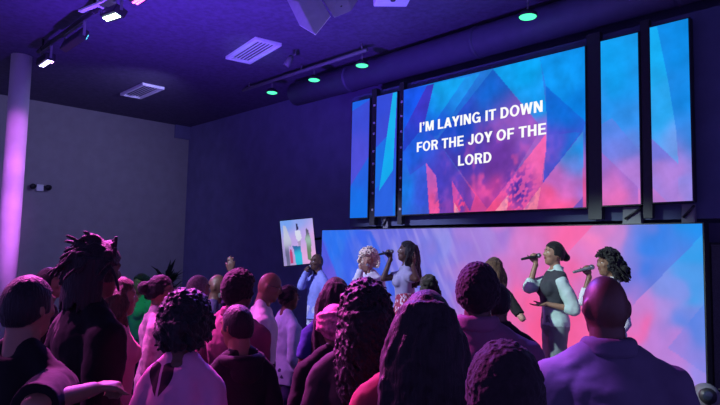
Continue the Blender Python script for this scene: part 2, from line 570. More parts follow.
def glyph(ch):
    """bold upright capitals on a unit cap height: list of convex polygons, advance width"""
    w = SW
    q = []

    def rect(x0, y0, x1, y1):
        q.append([(x0, y0), (x1, y0), (x1, y1), (x0, y1)])

    def bar(x0, x1, y0, y1, hw):                    # slanted stem, flat ends
        q.append([(x0 - hw, y0), (x0 + hw, y0), (x1 + hw, y1), (x1 - hw, y1)])

    def arc(cx, cy, rx, ry, a0, a1, t_=w):
        n = max(4, int(abs(a1 - a0) / 10))
        for k in range(n):
            a, c = R(a0 + (a1 - a0) * k / n), R(a0 + (a1 - a0) * (k + 1) / n)
            q.append([(cx + rx * math.cos(a), cy + ry * math.sin(a)), (cx + rx * math.cos(c), cy + ry * math.sin(c)),
                      (cx + (rx - t_) * math.cos(c), cy + (ry - t_ * 0.88) * math.sin(c)), (cx + (rx - t_) * math.cos(a), cy + (ry - t_ * 0.88) * math.sin(a))])
    if ch == 'I':
        rect(0.05, 0, 0.05 + w, 1); adv = 0.29
    elif ch == '\u2019':
        q.append([(0.05, 0.80), (0.22, 0.80), (0.22, 1), (0.05, 1)]); q.append([(0.06, 0.62), (0.12, 0.62), (0.22, 0.80), (0.13, 0.80)]); adv = 0.27
    elif ch == 'M':
        rect(0.05, 0, 0.05 + w, 1); rect(0.66, 0, 0.66 + w, 1)
        q.append([(0.05, 1), (0.30, 1), (0.52, 0), (0.38, 0)]); q.append([(0.845, 1), (0.60, 1), (0.38, 0), (0.52, 0)]); adv = 0.90
    elif ch == 'L':
        rect(0.05, 0, 0.05 + w, 1); rect(0.05, 0, 0.58, 0.165); adv = 0.61
    elif ch == 'A':
        q.append([(0.0, 0), (0.20, 0), (0.46, 1), (0.25, 1)]); q.append([(0.71, 0), (0.51, 0), (0.25, 1), (0.46, 1)]); rect(0.16, 0.20, 0.55, 0.36); adv = 0.72
    elif ch == 'Y':
        q.append([(0.0, 1), (0.22, 1), (0.43, 0.42), (0.25, 0.36)]); q.append([(0.68, 1), (0.46, 1), (0.25, 0.42), (0.43, 0.36)]); rect(0.247, 0, 0.247 + w, 0.44); adv = 0.68
    elif ch == 'N':
        rect(0.05, 0, 0.05 + w, 1); rect(0.50, 0, 0.50 + w, 1); q.append([(0.05, 1), (0.26, 1), (0.685, 0), (0.475, 0)]); adv = 0.74
    elif ch == 'G':
        arc(0.40, 0.5, 0.37, 0.52, 40, 330); rect(0.42, 0.38, 0.76, 0.53); rect(0.60, 0.0, 0.76, 0.40); adv = 0.81
    elif ch == 'T':
        rect(0.01, 0.835, 0.61, 1); rect(0.31 - w / 2, 0, 0.31 + w / 2, 1); adv = 0.62
    elif ch == 'D':
        rect(0.05, 0, 0.05 + w, 1); arc(0.32, 0.5, 0.37, 0.5, -90, 90); rect(0.05, 0, 0.34, 0.163); rect(0.05, 0.837, 0.34, 1); adv = 0.73
    elif ch == 'O':
        arc(0.40, 0.5, 0.37, 0.52, 0, 360); adv = 0.80
    elif ch == 'W':
        q.append([(0.0, 1), (0.20, 1), (0.345, 0), (0.16, 0)]); q.append([(0.345, 0), (0.19, 0), (0.385, 1), (0.55, 1)])
        q.append([(0.585, 0), (0.74, 0), (0.545, 1), (0.38, 1)]); q.append([(0.93, 1), (0.73, 1), (0.585, 0), (0.77, 0)]); adv = 0.94
    elif ch == 'F':
        rect(0.05, 0, 0.05 + w, 1); rect(0.05, 0.835, 0.58, 1); rect(0.05, 0.42, 0.53, 0.58); adv = 0.60
    elif ch == 'R':
        rect(0.05, 0, 0.05 + w, 1); arc(0.40, 0.715, 0.27, 0.285, -90, 90, 0.175); rect(0.05, 0.837, 0.42, 1); rect(0.05, 0.43, 0.42, 0.582)
        q.append([(0.47, 0), (0.69, 0), (0.54, 0.46), (0.34, 0.46)]); adv = 0.72
    elif ch == 'H':
        rect(0.05, 0, 0.05 + w, 1); rect(0.49, 0, 0.49 + w, 1); rect(0.05, 0.43, 0.6, 0.60); adv = 0.73
    elif ch == 'E':
        rect(0.05, 0, 0.05 + w, 1); rect(0.05, 0.835, 0.60, 1); rect(0.05, 0.425, 0.56, 0.585); rect(0.05, 0, 0.61, 0.165); adv = 0.65
    elif ch == 'J':
        rect(0.33, 0.27, 0.33 + w, 1); arc(0.27, 0.27, 0.245, 0.29, 180, 360); adv = 0.56
    else:
        adv = 0.27
    return q, adv + 0.015


def lettering(txt, x0, x1, zb, cap, parent, y=YS - 0.004):
    px, py, pz = parent.location
    total = sum(glyph(c)[1] for c in txt)
    sx = (x1 - x0) / total
    x = x0
    for c in txt:
        q, adv = glyph(c)
        if q:
            b = MB()
            for k, poly in enumerate(q):
                b.add([(x + a * sx - px, y - py - 0.0001 * k, zb + h * cap - pz) for a, h in poly], [tuple(range(len(poly)))])
            b.build('letter', M_letter, parent, smooth=False)
        x += adv * sx


lettering("I\u2019M LAYING IT DOWN", -5.235, -3.395, 3.532, 0.132, main)
lettering("FOR THE JOY OF THE", -5.280, -3.355, 3.268, 0.130, main)
lettering("LORD", -4.590, -4.075, 3.018, 0.130, main)

G5 = 'upright screen strips beside the main screen'
p1 = panel_root('screen_strip', -6.575, -6.205, ZB - 0.02, ZT, 'upright blue and purple screen strip, leftmost of the row', 'screen', G5)
picture_panel('picture', -6.575, -6.205, ZB - 0.02, ZT, 60, 180, YS, [
    (None, [(-6.5, 4.1, (30, 100, 232)), (-6.3, 3.8, (60, 75, 220)), (-6.4, 3.3, (75, 75, 215)), (-6.4, 2.6, (30, 105, 230))], 1),
    ([(-6.604, 4.027), (-6.177, 4.154), (-6.194, 3.309), (-6.630, 2.836)], [(-6.40,3.87, (60, 75, 212)), (-6.43,3.27, (78, 78, 214))], 0.9),
    ([(-6.630, 2.836), (-6.194, 3.309), (-6.186, 2.344), (-6.635, 2.354)], [(-6.37,2.97, (38, 100, 226)), (-6.40,2.45, (22, 115, 235))], 0.9)], M_wallscr, p1)
p2 = panel_root('screen_strip', -6.055, -5.655, ZB - 0.01, ZT, 'upright screen strip with a narrow cyan shard, beside the main screen', 'screen', G5)
picture_panel('picture', -6.055, -5.655, ZB - 0.01, ZT, 60, 180, YS, [
    (None, [(-6.0, 4.0, (52, 75, 215)), (-5.8, 3.6, (60, 75, 212)), (-5.9, 3.0, (40, 95, 224)), (-5.9, 2.5, (28, 120, 235))], 1),
    ([(-6.093, 3.387), (-5.818, 3.572), (-5.976, 2.797), (-5.727, 3.035), (-5.693, 2.389), (-6.106, 2.400)], [(-5.96,3.08, (28, 115, 232)), (-5.85,2.51, (30, 110, 230))], 0.85),
    ([(-6.076, 2.803), (-5.708, 3.034), (-5.693, 2.389), (-6.106, 2.400)], [(-5.95,2.58, (52, 90, 222))], 0.6),
    ([(-5.735, 4.165), (-5.658, 4.165), (-5.709, 3.062), (-5.975, 2.782)], [(-5.73,3.92, (25, 180, 240)), (-5.90,2.93, (22, 170, 238))], 0.97)], M_wallscr, p2)
p4 = panel_root('screen_strip', -2.735, -2.352, ZB + 0.01, ZT + 0.01, 'upright cyan to pink screen strip just right of main screen', 'screen', G5)
picture_panel('picture', -2.735, -2.352, ZB + 0.01, ZT + 0.01, 60, 180, YS, [
    (None, [(-2.6, 4.1, (18, 150, 238)), (-2.5, 3.7, (20, 145, 238)), (-2.7, 3.4, (35, 140, 235)), (-2.4, 3.25, (70, 135, 232)), (-2.6, 2.95, (135, 125, 220)), (-2.5, 2.7, (180, 120, 212)), (-2.55, 2.47, (232, 120, 200))], 1),
    (None, [(-2.6, 3.9, (14, 165, 242)), (-2.5, 3.4, (28, 150, 240)), (-2.6, 2.95, (140, 130, 224)), (-2.55, 2.47, (232, 120, 200))], 0.6),
    ([(-2.624, 3.342), (-2.349, 2.958), (-2.355, 2.578), (-2.754, 3.001), (-2.751, 3.287)], [(-2.65,3.12, (95, 125, 226)), (-2.40,2.73, (170, 125, 220))], 0.6),
    ([(-2.765, 3.023), (-2.374, 2.609), (-2.377, 2.420), (-2.782, 2.437)], [(-2.70,2.86, (155, 110, 210)), (-2.45,2.63, (150, 105, 205)), (-2.60,2.49, (236, 112, 190))], 0.8)], M_scr, p4)
p5 = panel_root('screen_strip', -2.235, -1.882, ZB + 0.02, ZT + 0.03, 'upright screen strip at the right end, with a pale curved shard', 'screen', G5)
picture_panel('picture', -2.235, -1.882, ZB + 0.02, ZT + 0.03, 60, 180, YS, [
    (None, [(-1.95, 4.1, (15, 130, 228)), (-1.9, 3.5, (15, 125, 226)), (-1.9, 3.0, (60, 125, 226)), (-2.1, 2.7, (175, 125, 218)), (-2.0, 2.5, (205, 130, 215)), (-1.88, 2.6, (140, 130, 225))], 1),
    (None, [(-1.95, 4.0, (12, 145, 232)), (-1.9, 3.3, (20, 145, 234)), (-2.0, 2.6, (185, 128, 220)), (-1.88, 2.6, (140, 140, 230))], 0.6),
    ([(-2.232, 4.196), (-2.165, 4.193), (-2.074, 3.635), (-2.011, 3.135), (-1.996, 2.805), (-2.251, 3.097)], [(-2.18,3.96, (22, 172, 242)), (-2.13,3.35, (40, 165, 240)), (-2.05,2.95, (110, 155, 236))], 0.97),
    ([(-2.251, 3.097), (-1.996, 2.805), (-2.008, 2.443), (-2.097, 2.447), (-2.259, 2.622)], [(-2.21,2.91, (110, 115, 218)), (-2.09,2.66, (175, 130, 220))], 0.8),
    ([(-2.259, 2.622), (-2.097, 2.438), (-2.263, 2.425)], [(-2.22,2.49, (190, 120, 208))], 0.8)], M_scr, p5)

# the video wall behind the singers
vw = panel_root('video_wall', -7.205, -1.805, 0.38, 2.235, 'long low video wall with blue to pink facets behind the singers', 'video wall', depth=0.14)
FV = [
    (None, [(-6.90,2.08,(50, 110, 238)),(-6.55,1.76,(50, 100, 235)),(-7.03,1.32,(95, 85, 215)),(-6.21,1.22,(70, 95, 225)),(-5.74,2.08,(105, 110, 226)),(-5.54,1.27,(105, 110, 224)),(-4.86,2.08,(120, 125, 228)),(-5.02,1.44,(105, 118, 228)),(-4.54,1.59,(135, 125, 228)),(-4.25,2.08,(165, 130, 222)),(-3.97,2.14,(165, 120, 215)),(-3.96,1.62,(205, 120, 205)),(-3.63,2.08,(215, 125, 205)),(-3.70,1.40,(245, 105, 170)),(-4.24,1.01,(235, 90, 175)),(-3.39,1.10,(252, 90, 150)),(-3.10,1.45,(252, 90, 150)),(-3.04,2.17,(248, 105, 172)),(-2.87,1.88,(250, 110, 180)),(-2.77,1.57,(248, 110, 180))], 1),
    ([(-7.210, 2.225), (-6.121, 2.213), (-5.502, 1.342), (-6.639, 1.194)], [(-6.90,2.08, (45, 115, 240)), (-6.34,2.01, (62, 100, 235)), (-6.12,1.37, (62, 92, 228))], 0.9),
    ([(-7.231, 2.146), (-6.570, 1.126), (-6.481, -0.227), (-7.196, -0.361)], [(-7.10,1.93, (80, 85, 220)), (-6.87,1.33, (105, 88, 218))], 0.9),
    ([(-2.805, 2.271), (-1.789, 2.277), (-1.775, 2.157), (-2.451, 1.435), (-2.777, 1.016), (-3.209, 1.846)], [(-2.85,2.14,(244, 130, 196)),(-2.77,1.98,(240, 125, 200)),(-2.54,2.13,(205, 138, 215)),(-2.61,1.78,(200, 130, 215)),(-2.36,2.08,(120, 130, 226)),(-2.42,1.74,(110, 120, 225)),(-2.18,2.08,(45, 130, 236)),(-1.91,2.20,(28, 145, 240)),(-2.27,1.84,(60, 125, 232)),(-3.21,1.81,(252, 100, 165)),(-2.67,1.28,(250, 110, 180))], 0.97),
    ([(-1.775, 2.166), (-2.451, 1.435), (-2.883, 0.952), (-2.890, 0.347), (-1.781, 0.568)], [(-1.83,1.99,(28, 165, 245)),(-1.92,1.90,(50, 160, 240)),(-1.85,1.63,(70, 160, 240)),(-2.08,1.71,(125, 148, 235)),(-2.28,1.51,(200, 130, 215)),(-2.14,1.42,(170, 145, 230)),(-2.38,1.31,(242, 110, 185)),(-2.48,1.10,(245, 105, 180)),(-2.20,1.09,(190, 130, 220)),(-1.93,1.26,(95, 135, 230)),(-1.90,0.81,(150, 140, 235)),(-2.11,0.68,(215, 125, 210))], 0.97),
    ([(-1.782, 1.541), (-2.124, 1.069), (-1.798, 0.872)], [(-1.84,1.36, (75, 130, 232)), (-2.02,1.11, (130, 130, 228))], 0.5),
]


def blotch_wall(X, Z, rgb):
    # pale slanted brush streaks in the lavender middle
    a = X * 0.9 + Z * 0.45
    c = -X * 0.45 + Z * 0.9
    n = vnoise(a, c, 22, 3.5, 21)
    n2 = vnoise(a, c, 9, 2.0, 22)
    w = np.exp(-((X + 5.35) / 1.1) ** 2)
    k = (np.clip((n * 0.6 + n2 * 0.4 - 0.45) * 3.5, 0, 1) * w * 0.38)[:, None]
    rgb = rgb * (1 - k) + np.array((205, 185, 240)) * k
    n3 = vnoise(X, Z, 4, 3, 23)
    w = np.exp(-((X + 4.2) / 0.7) ** 2)
    k = (np.clip((n3 - 0.5) * 3, 0, 1) * w * 0.4)[:, None]
    rgb = rgb * (1 - k) + np.array((240, 130, 195)) * k
    return rgb


picture_panel('picture', -7.205, -1.805, 0.38, 2.235, 420, 140, YS, FV, M_wallscr, vw, 0.3, blotch_wall)

# posts with clamp squares between the left strips, and plain dark strips added to fill the gaps at the right
M_clamp = mat('pale_clamp', (0.5, 0.5, 0.56), 0.5, noise=0.1)


def post(x, w, label, clamps, z0=2.3, z1=4.3):
    r = empty('screen_post', (x, YS + 0.02, z0))
    tag(r, label, 'post', 'dark posts between the screens')
    b = MB()
    b.box((-w / 2, 0.0, 0), (w / 2, 0.07, z1 - z0))
    b.build('post_body', M_dark, r, smooth=False)
    b = MB()
    b.box((-0.02, 0.065, 0.9), (0.02, 6.2395 - YS - 0.02, 0.94))
    b.build('wall_mount', M_dark, r, smooth=False)
    for k in clamps:
        b = MB()
        b.box((0.0, -0.016, k - z0 - 0.016), (0.034, 0.002, k - z0 + 0.016))
        bevel(b.build('clamp', M_clamp, r, smooth=False), 0.004)
    return r


zc = [4.05, 3.79, 3.63, 3.37, 3.19, 2.92, 2.76, 2.52]
post(-6.13, 0.10, 'dark screen post with pale clamps, between the two left strips', zc)
zc = [4.01, 3.81, 3.59, 3.37, 3.20, 2.94, 2.78, 2.51]
post(-5.59, 0.08, 'dark screen post with pale clamps, at main screen left edge', zc)
for x, w_, l in ((-2.825, 0.145, 'plain dark strip added to fill the gap at main screen right edge'), (-2.2935, 0.085, 'plain dark strip added to fill the gap between the right screens')):
    post(x, w_, l, [])


def bracket(x, w, z0, z1, label):
    r = empty('screen_support', (x, YS + 0.094, z0))
    tag(r, label, 'bracket', 'grey supports under the screens')
    b = MB()
    b.prism([(-w / 2, 0, 0), (w / 2, 0, 0), (w / 2, 0.06, 0), (-w / 2, 0.06, 0)], [(-w / 2 * 0.9, 0, z1 - z0), (w / 2 * 0.9, 0, z1 - z0), (w / 2 * 0.9, 0.06, z1 - z0), (-w / 2 * 0.9, 0.06, z1 - z0)])
    bevel(b.build('plate', M_greymetal, r, smooth=False), 0.006)
    b = MB()
    b.tube([(-w * 0.3, -0.02, 0.06), (w * 0.55, -0.02, z1 - z0 - 0.02)], 0.012, 8)
    b.build('strut', M_dark, r)


bracket(-2.48, 0.19, 2.24, 2.425, 'grey support plate under the strip right of main screen')
bracket(-1.955, 0.12, 2.24, 2.43, 'grey support plate under the strip at the right end')
bracket(-5.93, 0.10, 2.235, 2.42, 'small grey support under the strip with cyan shard')

# ------------------------------------------------------------------ television on the front wall
tv = empty('monitor', (-7.469, 5.820, 2.045))
tag(tv, 'small tilted monitor showing singers, left of the video wall', 'monitor')
fw = Vector((-0.723, 0.691, 0.000))
tv_z = (Vector((-7.472, 5.816, 2.044)) - cam.location).normalized()
up = Vector((0, 0, 1))
rt = tv_z.cross(up).normalized()
up = rt.cross(tv_z)
rl = R(7.2)
rt2 = rt * math.cos(rl) + up * math.sin(rl)
up2 = up * math.cos(rl) - rt * math.sin(rl)
tv.rotation_euler = Matrix((rt2, tv_z, up2)).transposed().to_euler()
TW, TH = 0.255, 0.352
b = MB()
b.box((-TW - 0.01, 0.004, -TH - 0.01), (TW + 0.01, 0.05, TH + 0.01))
bevel(b.build('casing', M_bezel, tv, smooth=False), 0.006)
M_tv = screen_mat('monitor_picture', 1.0, 6, (1, 1, 1), 0.06)
tvp = empty('tmp', (0, 0, 0))


def tvpt(u, v):
    return ((u - 0.5) * 2 * TW, (0.5 - v) * 2 * TH)


def tvpoly(*p):
    return [tvpt(*a) for a in p]


FT = [
    (None, [(*tvpt(.2, .05), (110, 160, 240)), (*tvpt(.6, .1), (140, 165, 240)), (*tvpt(.75, .3), (185, 165, 235)), (*tvpt(.95, .4), (220, 165, 225)), (*tvpt(.9, .85), (235, 175, 230)), (*tvpt(.4, .5), (190, 165, 230)), (*tvpt(.6, .8), (225, 165, 220)), (*tvpt(.1, .8), (150, 140, 200))], 1),
    (tvpoly((.08, .1), (.16, .12), (.3, .5), (.26, .6), (.2, .55), (.2, 1), (.1, 1), (.06, .5)), [(*tvpt(.15, .4), (195, 200, 220)), (*tvpt(.15, .8), (95, 95, 130))], .9),
    (tvpoly((.47, .08), (.52, .1), (.55, .22), (.48, .24)), [(*tvpt(.5, .2), (40, 40, 80))], .95),
    (tvpoly((.42, .24), (.58, .24), (.62, .42), (.52, .5), (.44, .42)), [(*tvpt(.5, .35), (215, 220, 235))], .9),
    (tvpoly((.48, .5), (.58, .46), (.56, .62), (.5, .6)), [(*tvpt(.5, .5), (150, 140, 170))], .7),
    (tvpoly((.77, .2), (.83, .25), (.9, .5), (.84, .95), (.74, .9), (.75, .6), (.71, .45), (.75, .36)), [(*tvpt(.8, .3), (70, 60, 90)), (*tvpt(.8, .45), (165, 205, 185)), (*tvpt(.8, .75), (95, 125, 90))], .92),
    (tvpoly((.3, .57), (.56, .6), (.58, 1), (.37, 1), (.34, .66)), [(*tvpt(.45, .8), (40, 195, 225)), (*tvpt(.4, .6), (40, 90, 150))], .95),
    (tvpoly((.22, .64), (.28, .66), (.3, .95), (.2, .95)), [(*tvpt(.25, .8), (190, 60, 110))], .9),
]
picture_panel('picture', -TW, TW, -TH, TH, 60, 80, 0.0, FT, M_tv, tvp, 0.02).parent = tv
bpy.data.objects.remove(tvp)
b = MB()
b.box((-0.06, 0.05, -0.06), (0.06, 0.09, 0.06))
_m3 = tv.rotation_euler.to_matrix().transposed()
_w1 = _m3 @ (Vector((tv.location.x - 0.1, YB - 0.01, tv.location.z + 0.1)) - tv.location)
b.tube([(0, 0.06, 0), tuple(Vector((0, 0.06, 0)).lerp(_w1, 0.5) + Vector((0, 0, 0.04))), tuple(_w1), tuple(_w1 * 1.02)], 0.02, 10)
b.build('wall_arm', M_dark, tv)

# ------------------------------------------------------------------ ceiling fittings


def vent(cx, cy, w, d, ang, label, slats=6):
    r = empty('ceiling_vent', (cx, cy, ZC - 0.002), (0, 0, R(ang)))
    tag(r, label, 'vent', 'white air vents in the ceiling')
    t = 0.045
    b = MB()
    for lo, hi in (((-w / 2, -d / 2), (w / 2, -d / 2 + t)), ((-w / 2, d / 2 - t), (w / 2, d / 2)), ((-w / 2, -d / 2 + t), (-w / 2 + t, d / 2 - t)), ((w / 2 - t, -d / 2 + t), (w / 2, d / 2 - t))):
        b.box((*lo, -0.05), (*hi, 0))
    bevel(b.build('vent_frame', M_white, r, smooth=False), 0.006)
    b = MB()
    b.box((-w / 2 + t, -d / 2 + t, -0.006), (w / 2 - t, d / 2 - t, -0.001))
    b.build('backing', mat('vent_shadow', (0.12, 0.12, 0.14), 0.8), r, smooth=False)
    for k in range(slats):
        y = -d / 2 + t + (d - 2 * t) * (k + 0.5) / slats
        b = MB()
        c_, s_ = math.cos(R(14)), math.sin(R(14))
        b.box((-w / 2 + t, -0.0155, -0.003), (w / 2 - t, 0.0155, 0.003), M=np.array(((1, 0, 0), (0, c_, -s_), (0, s_, c_))), pivot=np.zeros(3))
        b.v = [v + np.array((0, y, -0.028)) for v in b.v]
        b.build('slat', M_white, r, smooth=False)
    return r


vent(-7.50, 4.87, 1.08, 0.42, -9, 'bright slatted ceiling vent, the nearer one by the speakers')
vent(-11.03, 4.72, 1.07, 0.42, -1, 'dim slatted ceiling vent near the grey wall')


def par_bar_lamp(loc, rot, lens_color, strength, label, w=0.34, nled=7):
    """flat lamp with a row of lenses, hung from the ceiling bar"""
    r = empty('stage_lamp', loc)
    tag(r, label, 'lamp', 'lamps along the left ceiling bar')
    b = MB()
    b.box((-w / 2, -0.07, -0.05), (w / 2, 0.07, 0.05))
    hd = bevel(b.build('lamp_body', M_dark, r, smooth=False), 0.012)
    hd.rotation_euler = rot
    lm = emit('lens_' + label[:12], lens_color, strength)
    for k in range(nled):
        x = -w / 2 + w * (k + 0.5) / nled
        for y in (-0.019, 0.019):
            b = MB()
            b.ell((x, y, -0.052), (0.017, 0.017, 0.012), 10, 6)
            b.build('lens', lm, hd)
    b = MB()
    for sx in (-1, 1):
        b.box((sx * (w / 2 + 0.008) - 0.006, -0.015, -0.02), (sx * (w / 2 + 0.008) + 0.006, 0.015, 0.16))
    b.box((-w / 2 - 0.014, -0.015, 0.155), (w / 2 + 0.014, 0.015, 0.17))
    b.build('yoke', M_greymetal, r, smooth=False)
    return r


BY = 2.52
bar = empty('lighting_bar', (-7.6, BY, 4.76))
tag(bar, 'dark ceiling bar carrying the lamps at upper left', 'bar')
b = MB()
b.tube([(-2.0, 0, 0), (3.2, 0, 0)], 0.03, 14)
b.build('pipe', M_dark, bar)
for x in (-1.8, 0.2, 2.2):
    b = MB()
    b.tube([(x, 0, 0), (x, 0, 0.14)], 0.014, 8)
    b.tube([(x - 0.03, 0, 0), (x + 0.03, 0, 0)], 0.04, 12)
    b.build('hanger', M_dark, bar)
par_bar_lamp((-9.21, BY, 4.55), (0, 0, 0), (0.55, 0.5, 1.0), 7, 'lit white violet lamp, at far left end of ceiling bar', w=0.42, nled=7)
par_bar_lamp((-8.05, BY, 4.55), (R(68), 0, 0), (0.1, 0.6, 0.9), 2.0, 'dim cyan lamp, second along the left ceiling bar', w=0.7, nled=12)
par_bar_lamp((-6.76, BY, 4.55), (R(-22), R(8), 0), (0.68, 1.0, 0.76), 8, 'bright white green lamp, third along the left ceiling bar', w=0.42)
par_bar_lamp((-6.02, BY, 4.55), (0, 0, 0), (1.0, 0.1, 0.75), 7, 'magenta lamp cut by the top edge, nearest on the ceiling bar')

# pale angled bracket on the ceiling, top left
r = empty('ceiling_bracket', (-7.044, 2.419, 4.700), (R(0), 0, R(10)))
tag(r, 'pale angled metal bracket under the ceiling, top left', 'bracket')
b = MB()
b.box((-0.34, -0.03, -0.012), (0.34, 0.03, 0.012))
bevel(b.build('rail', M_white, r, smooth=False), 0.004)
b = MB()
b.box((-0.02, 0.03, -0.012), (0.26, 0.10, 0.012))
b.box((0.02, -0.01, 0.0), (0.06, 0.01, 0.2))
bevel(b.build('foot', M_white, r, smooth=False), 0.004)

# green down lamps over the stage on a pipe
pipe = empty('lighting_pipe', (-7.6, 5.8, 4.78))
tag(pipe, 'thin ceiling pipe that carries the green down lamps', 'bar')
b = MB()
b.tube([(-1.6, 0, 0), (1.6, 0, 0)], 0.028, 14)
b.build('pipe', M_greymetal, pipe)
for x in (-1.4, 0.1, 1.5):
    b = MB()
    b.tube([(x, 0, 0), (x, 0, 0.12)], 0.012, 8)
    b.build('hanger', M_greymetal, pipe)
M_glens = emit('green_lens', (0.08, 1.0, 0.45), 1.7)


def down_lamp(loc, label, rad=0.088):
    r = empty('down_lamp', loc)
    tag(r, label, 'lamp', 'green down lamps above the stage')
    b = MB()
    b.tube([(0, 0, 0), (0, 0, 0.03), (0, 0, 0.06)], [rad + 0.008, rad + 0.006, rad * 0.7], 24)
    b.build('housing', M_dark, r)
    b = MB()
    b.ell((0, 0, -0.002), (rad, rad, 0.022), 24, 8)
    b.build('lens', M_glens, r)
    b = MB()
    b.tube([(0, 0, 0.05), (0, 0, 0.175)], 0.011, 8)
    b.build('stem', M_greymetal, r)
    return r


down_lamp((-8.29, 5.8, 4.575), 'green down lamp, farthest of the three on the pipe')
down_lamp((-7.17, 5.8, 4.575), 'green down lamp, middle of the three on the pipe')
down_lamp((-6.09, 5.8, 4.575), 'green down lamp, at the near end of the pipe')
down_lamp((-3.43, 5.8, 4.56), 'green down lamp alone above the main screen', 0.095)
b = MB()
b.tube([(-3.43, 5.8, 4.72), (-3.43, 5.8, 4.9)], 0.012, 8)
tag(b.build('lamp_drop_rod', M_greymetal), 'thin rod from the ceiling to the lone green lamp', 'rod')
# small unlit spotlight on the ceiling left of the pipe
r = empty('spotlight', (-7.025, 5.197, 4.700), (0, R(30), R(40)))
tag(r, 'small unlit spotlight under the ceiling beside the bright vent', 'lamp')
b = MB()
b.tube([(0, 0, -0.09), (0, 0, 0.08)], [0.05, 0.04], 14)
b.build('lamp_body', M_greymetal, r)
b = MB()
b.tube([(0, 0, 0.07), (0.03, 0, 0.13), (0.0, 0, 0.2)], 0.01, 8)
b.build('stem', M_greymetal, r)

# hung loudspeakers
M_spk = mat('slate_speaker_cabinet', (0.30, 0.30, 0.34), 0.5, noise=0.08, scale=10)
M_spkw = mat('pale_speaker_end', (0.8, 0.8, 0.84), 0.5, noise=0.06, scale=10)
M_grille = mat('speaker_grille', (0.05, 0.05, 0.06), 0.7, noise=0.4, scale=120)


def speaker(foot, axis, label, end_mat, mark=True):
    """foot: four corners of the visible end; axis: extrusion towards the other end"""
    foot = [np.array(p) for p in foot]
    o = foot[0]
    r = empty('hung_loudspeaker', tuple(o))
    tag(r, label, 'speaker', 'loudspeakers hung from the ceiling')
    ax = np.array(axis)
    b = MB()
    b.prism([p - o for p in foot], [p - o + ax for p in foot])
    bevel(b.build('cabinet', M_spk, r, smooth=False), 0.012)
    c = sum(foot) / 4 - o
    n = ax / np.linalg.norm(ax)
    b = MB()
    q_ = [c + (p - o - c) * 0.97 for p in foot]
    b.prism([p - n * 0.006 for p in q_], [p + n * 0.02 for p in q_])
    bevel(b.build('end_plate', end_mat, r, smooth=False), 0.003)
    if mark:
        b = MB()
        b.ell(tuple(c - n * 0.006), (0.016, 0.016, 0.016), 12, 8)
        b.build('socket', M_dark, r)
    return r


sp = [(-4.899, 3.739, 4.262), (-4.758, 3.937, 4.439), (-4.588, 3.911, 4.329), (-4.556, 3.687, 4.053)]
speaker(sp, np.array((-5.274, 3.797, 4.737)) - np.array(sp[0]), 'hung loudspeaker with pale tapered end, left of the pair', M_spkw)
sp = [(-4.866, 4.021, 4.612), (-4.641, 3.998, 4.348), (-4.442, 4.056, 4.385), (-4.512, 4.245, 4.616)]
speaker(sp, np.array((-5.201, 4.189, 5.127)) - np.array(sp[0]), 'darker hung loudspeaker, right of the pair at top edge', M_spk)
r = empty('ceiling_projector', (-4.408, 4.630, 4.742))
tag(r, 'pale projector base just entering at the top edge', 'projector')
r.rotation_euler = (R(4), R(-3), R(52))
b = MB()
b.box((-0.19, -0.16, -0.09), (0.19, 0.16, 0.03))
bevel(b.build('projector_body', M_spkw, r, smooth=False), 0.015)
b = MB()
b.ell((0.0, -0.05, -0.09), (0.03, 0.03, 0.012), 14, 8)
b.build('foot', M_dark, r)
b = MB()
b.tube([(0, 0, 0.02), (0, 0, 0.36)], 0.02, 10)
b.build('mount_pole', M_dark, r)

# emergency light on the grey wall
r = empty('emergency_light', (XL + 0.003, 3.74, 3.09))
tag(r, 'small pale emergency light with two dark heads on grey wall', 'lamp')
b = MB()
b.box((0, -0.07, -0.07), (0.07, 0.07, 0.07))
bevel(b.build('case', M_white, r, smooth=False), 0.012)
for s_ in (-1, 1):
    b = MB()
    b.tube([(0.05, s_ * 0.14, 0.03), (0.13, s_ * 0.15, 0.01)], [0.045, 0.06], 14)
    b.tube([(0.04, s_ * 0.06, 0.03), (0.06, s_ * 0.14, 0.03)], 0.012, 8)
    b.build('lamp_head', M_dark, r)

# ------------------------------------------------------------------ stage floor light, right edge
r = empty('stage_floor_lamp', (-1.679, 5.641, 0.350), (0, 0, R(40)))
tag(r, 'dark round-eyed stage lamp on a stand by the video wall edge', 'lamp')
LZ = 0.423
b = MB()
b.ell((0, 0, LZ), (0.105, 0.12, 0.105), 24, 16)
b.build('lamp_head', M_greymetal, r)
b = MB()
b.tube([(-0.03, -0.08, LZ + 0.02), (-0.035, -0.125, LZ + 0.024)], [0.062, 0.066], 22)
b.build('lens_ring', M_dark, r)
b = MB()
b.ell((-0.035, -0.118, LZ + 0.024), (0.045, 0.014, 0.045), 18, 10)
b.build('lens', mat('glossy_lens', (0.03, 0.04, 0.06), 0.08), r)
b = MB()
for s_ in (-1, 1):
    b.box((s_ * 0.125 - 0.014, -0.03, 0.06), (s_ * 0.125 + 0.014, 0.03, LZ + 0.03))
b.box((-0.139, -0.04, 0.05), (0.139, 0.04, 0.09))
bevel(b.build('yoke', M_greymetal, r, smooth=False), 0.008)
b = MB()
b.box((-0.14, -0.14, 0), (0.14, 0.14, 0.06))
bevel(b.build('base', M_dark, r, smooth=False), 0.012)
b = MB()
b.tube([(0.10, 0, LZ + 0.05), (0.2, 0.06, LZ + 0.07), (0.27, 0.1, LZ - 0.1), (0.25, 0.1, 0.03)], 0.014, 8)
b.build('cable', M_dark, r)

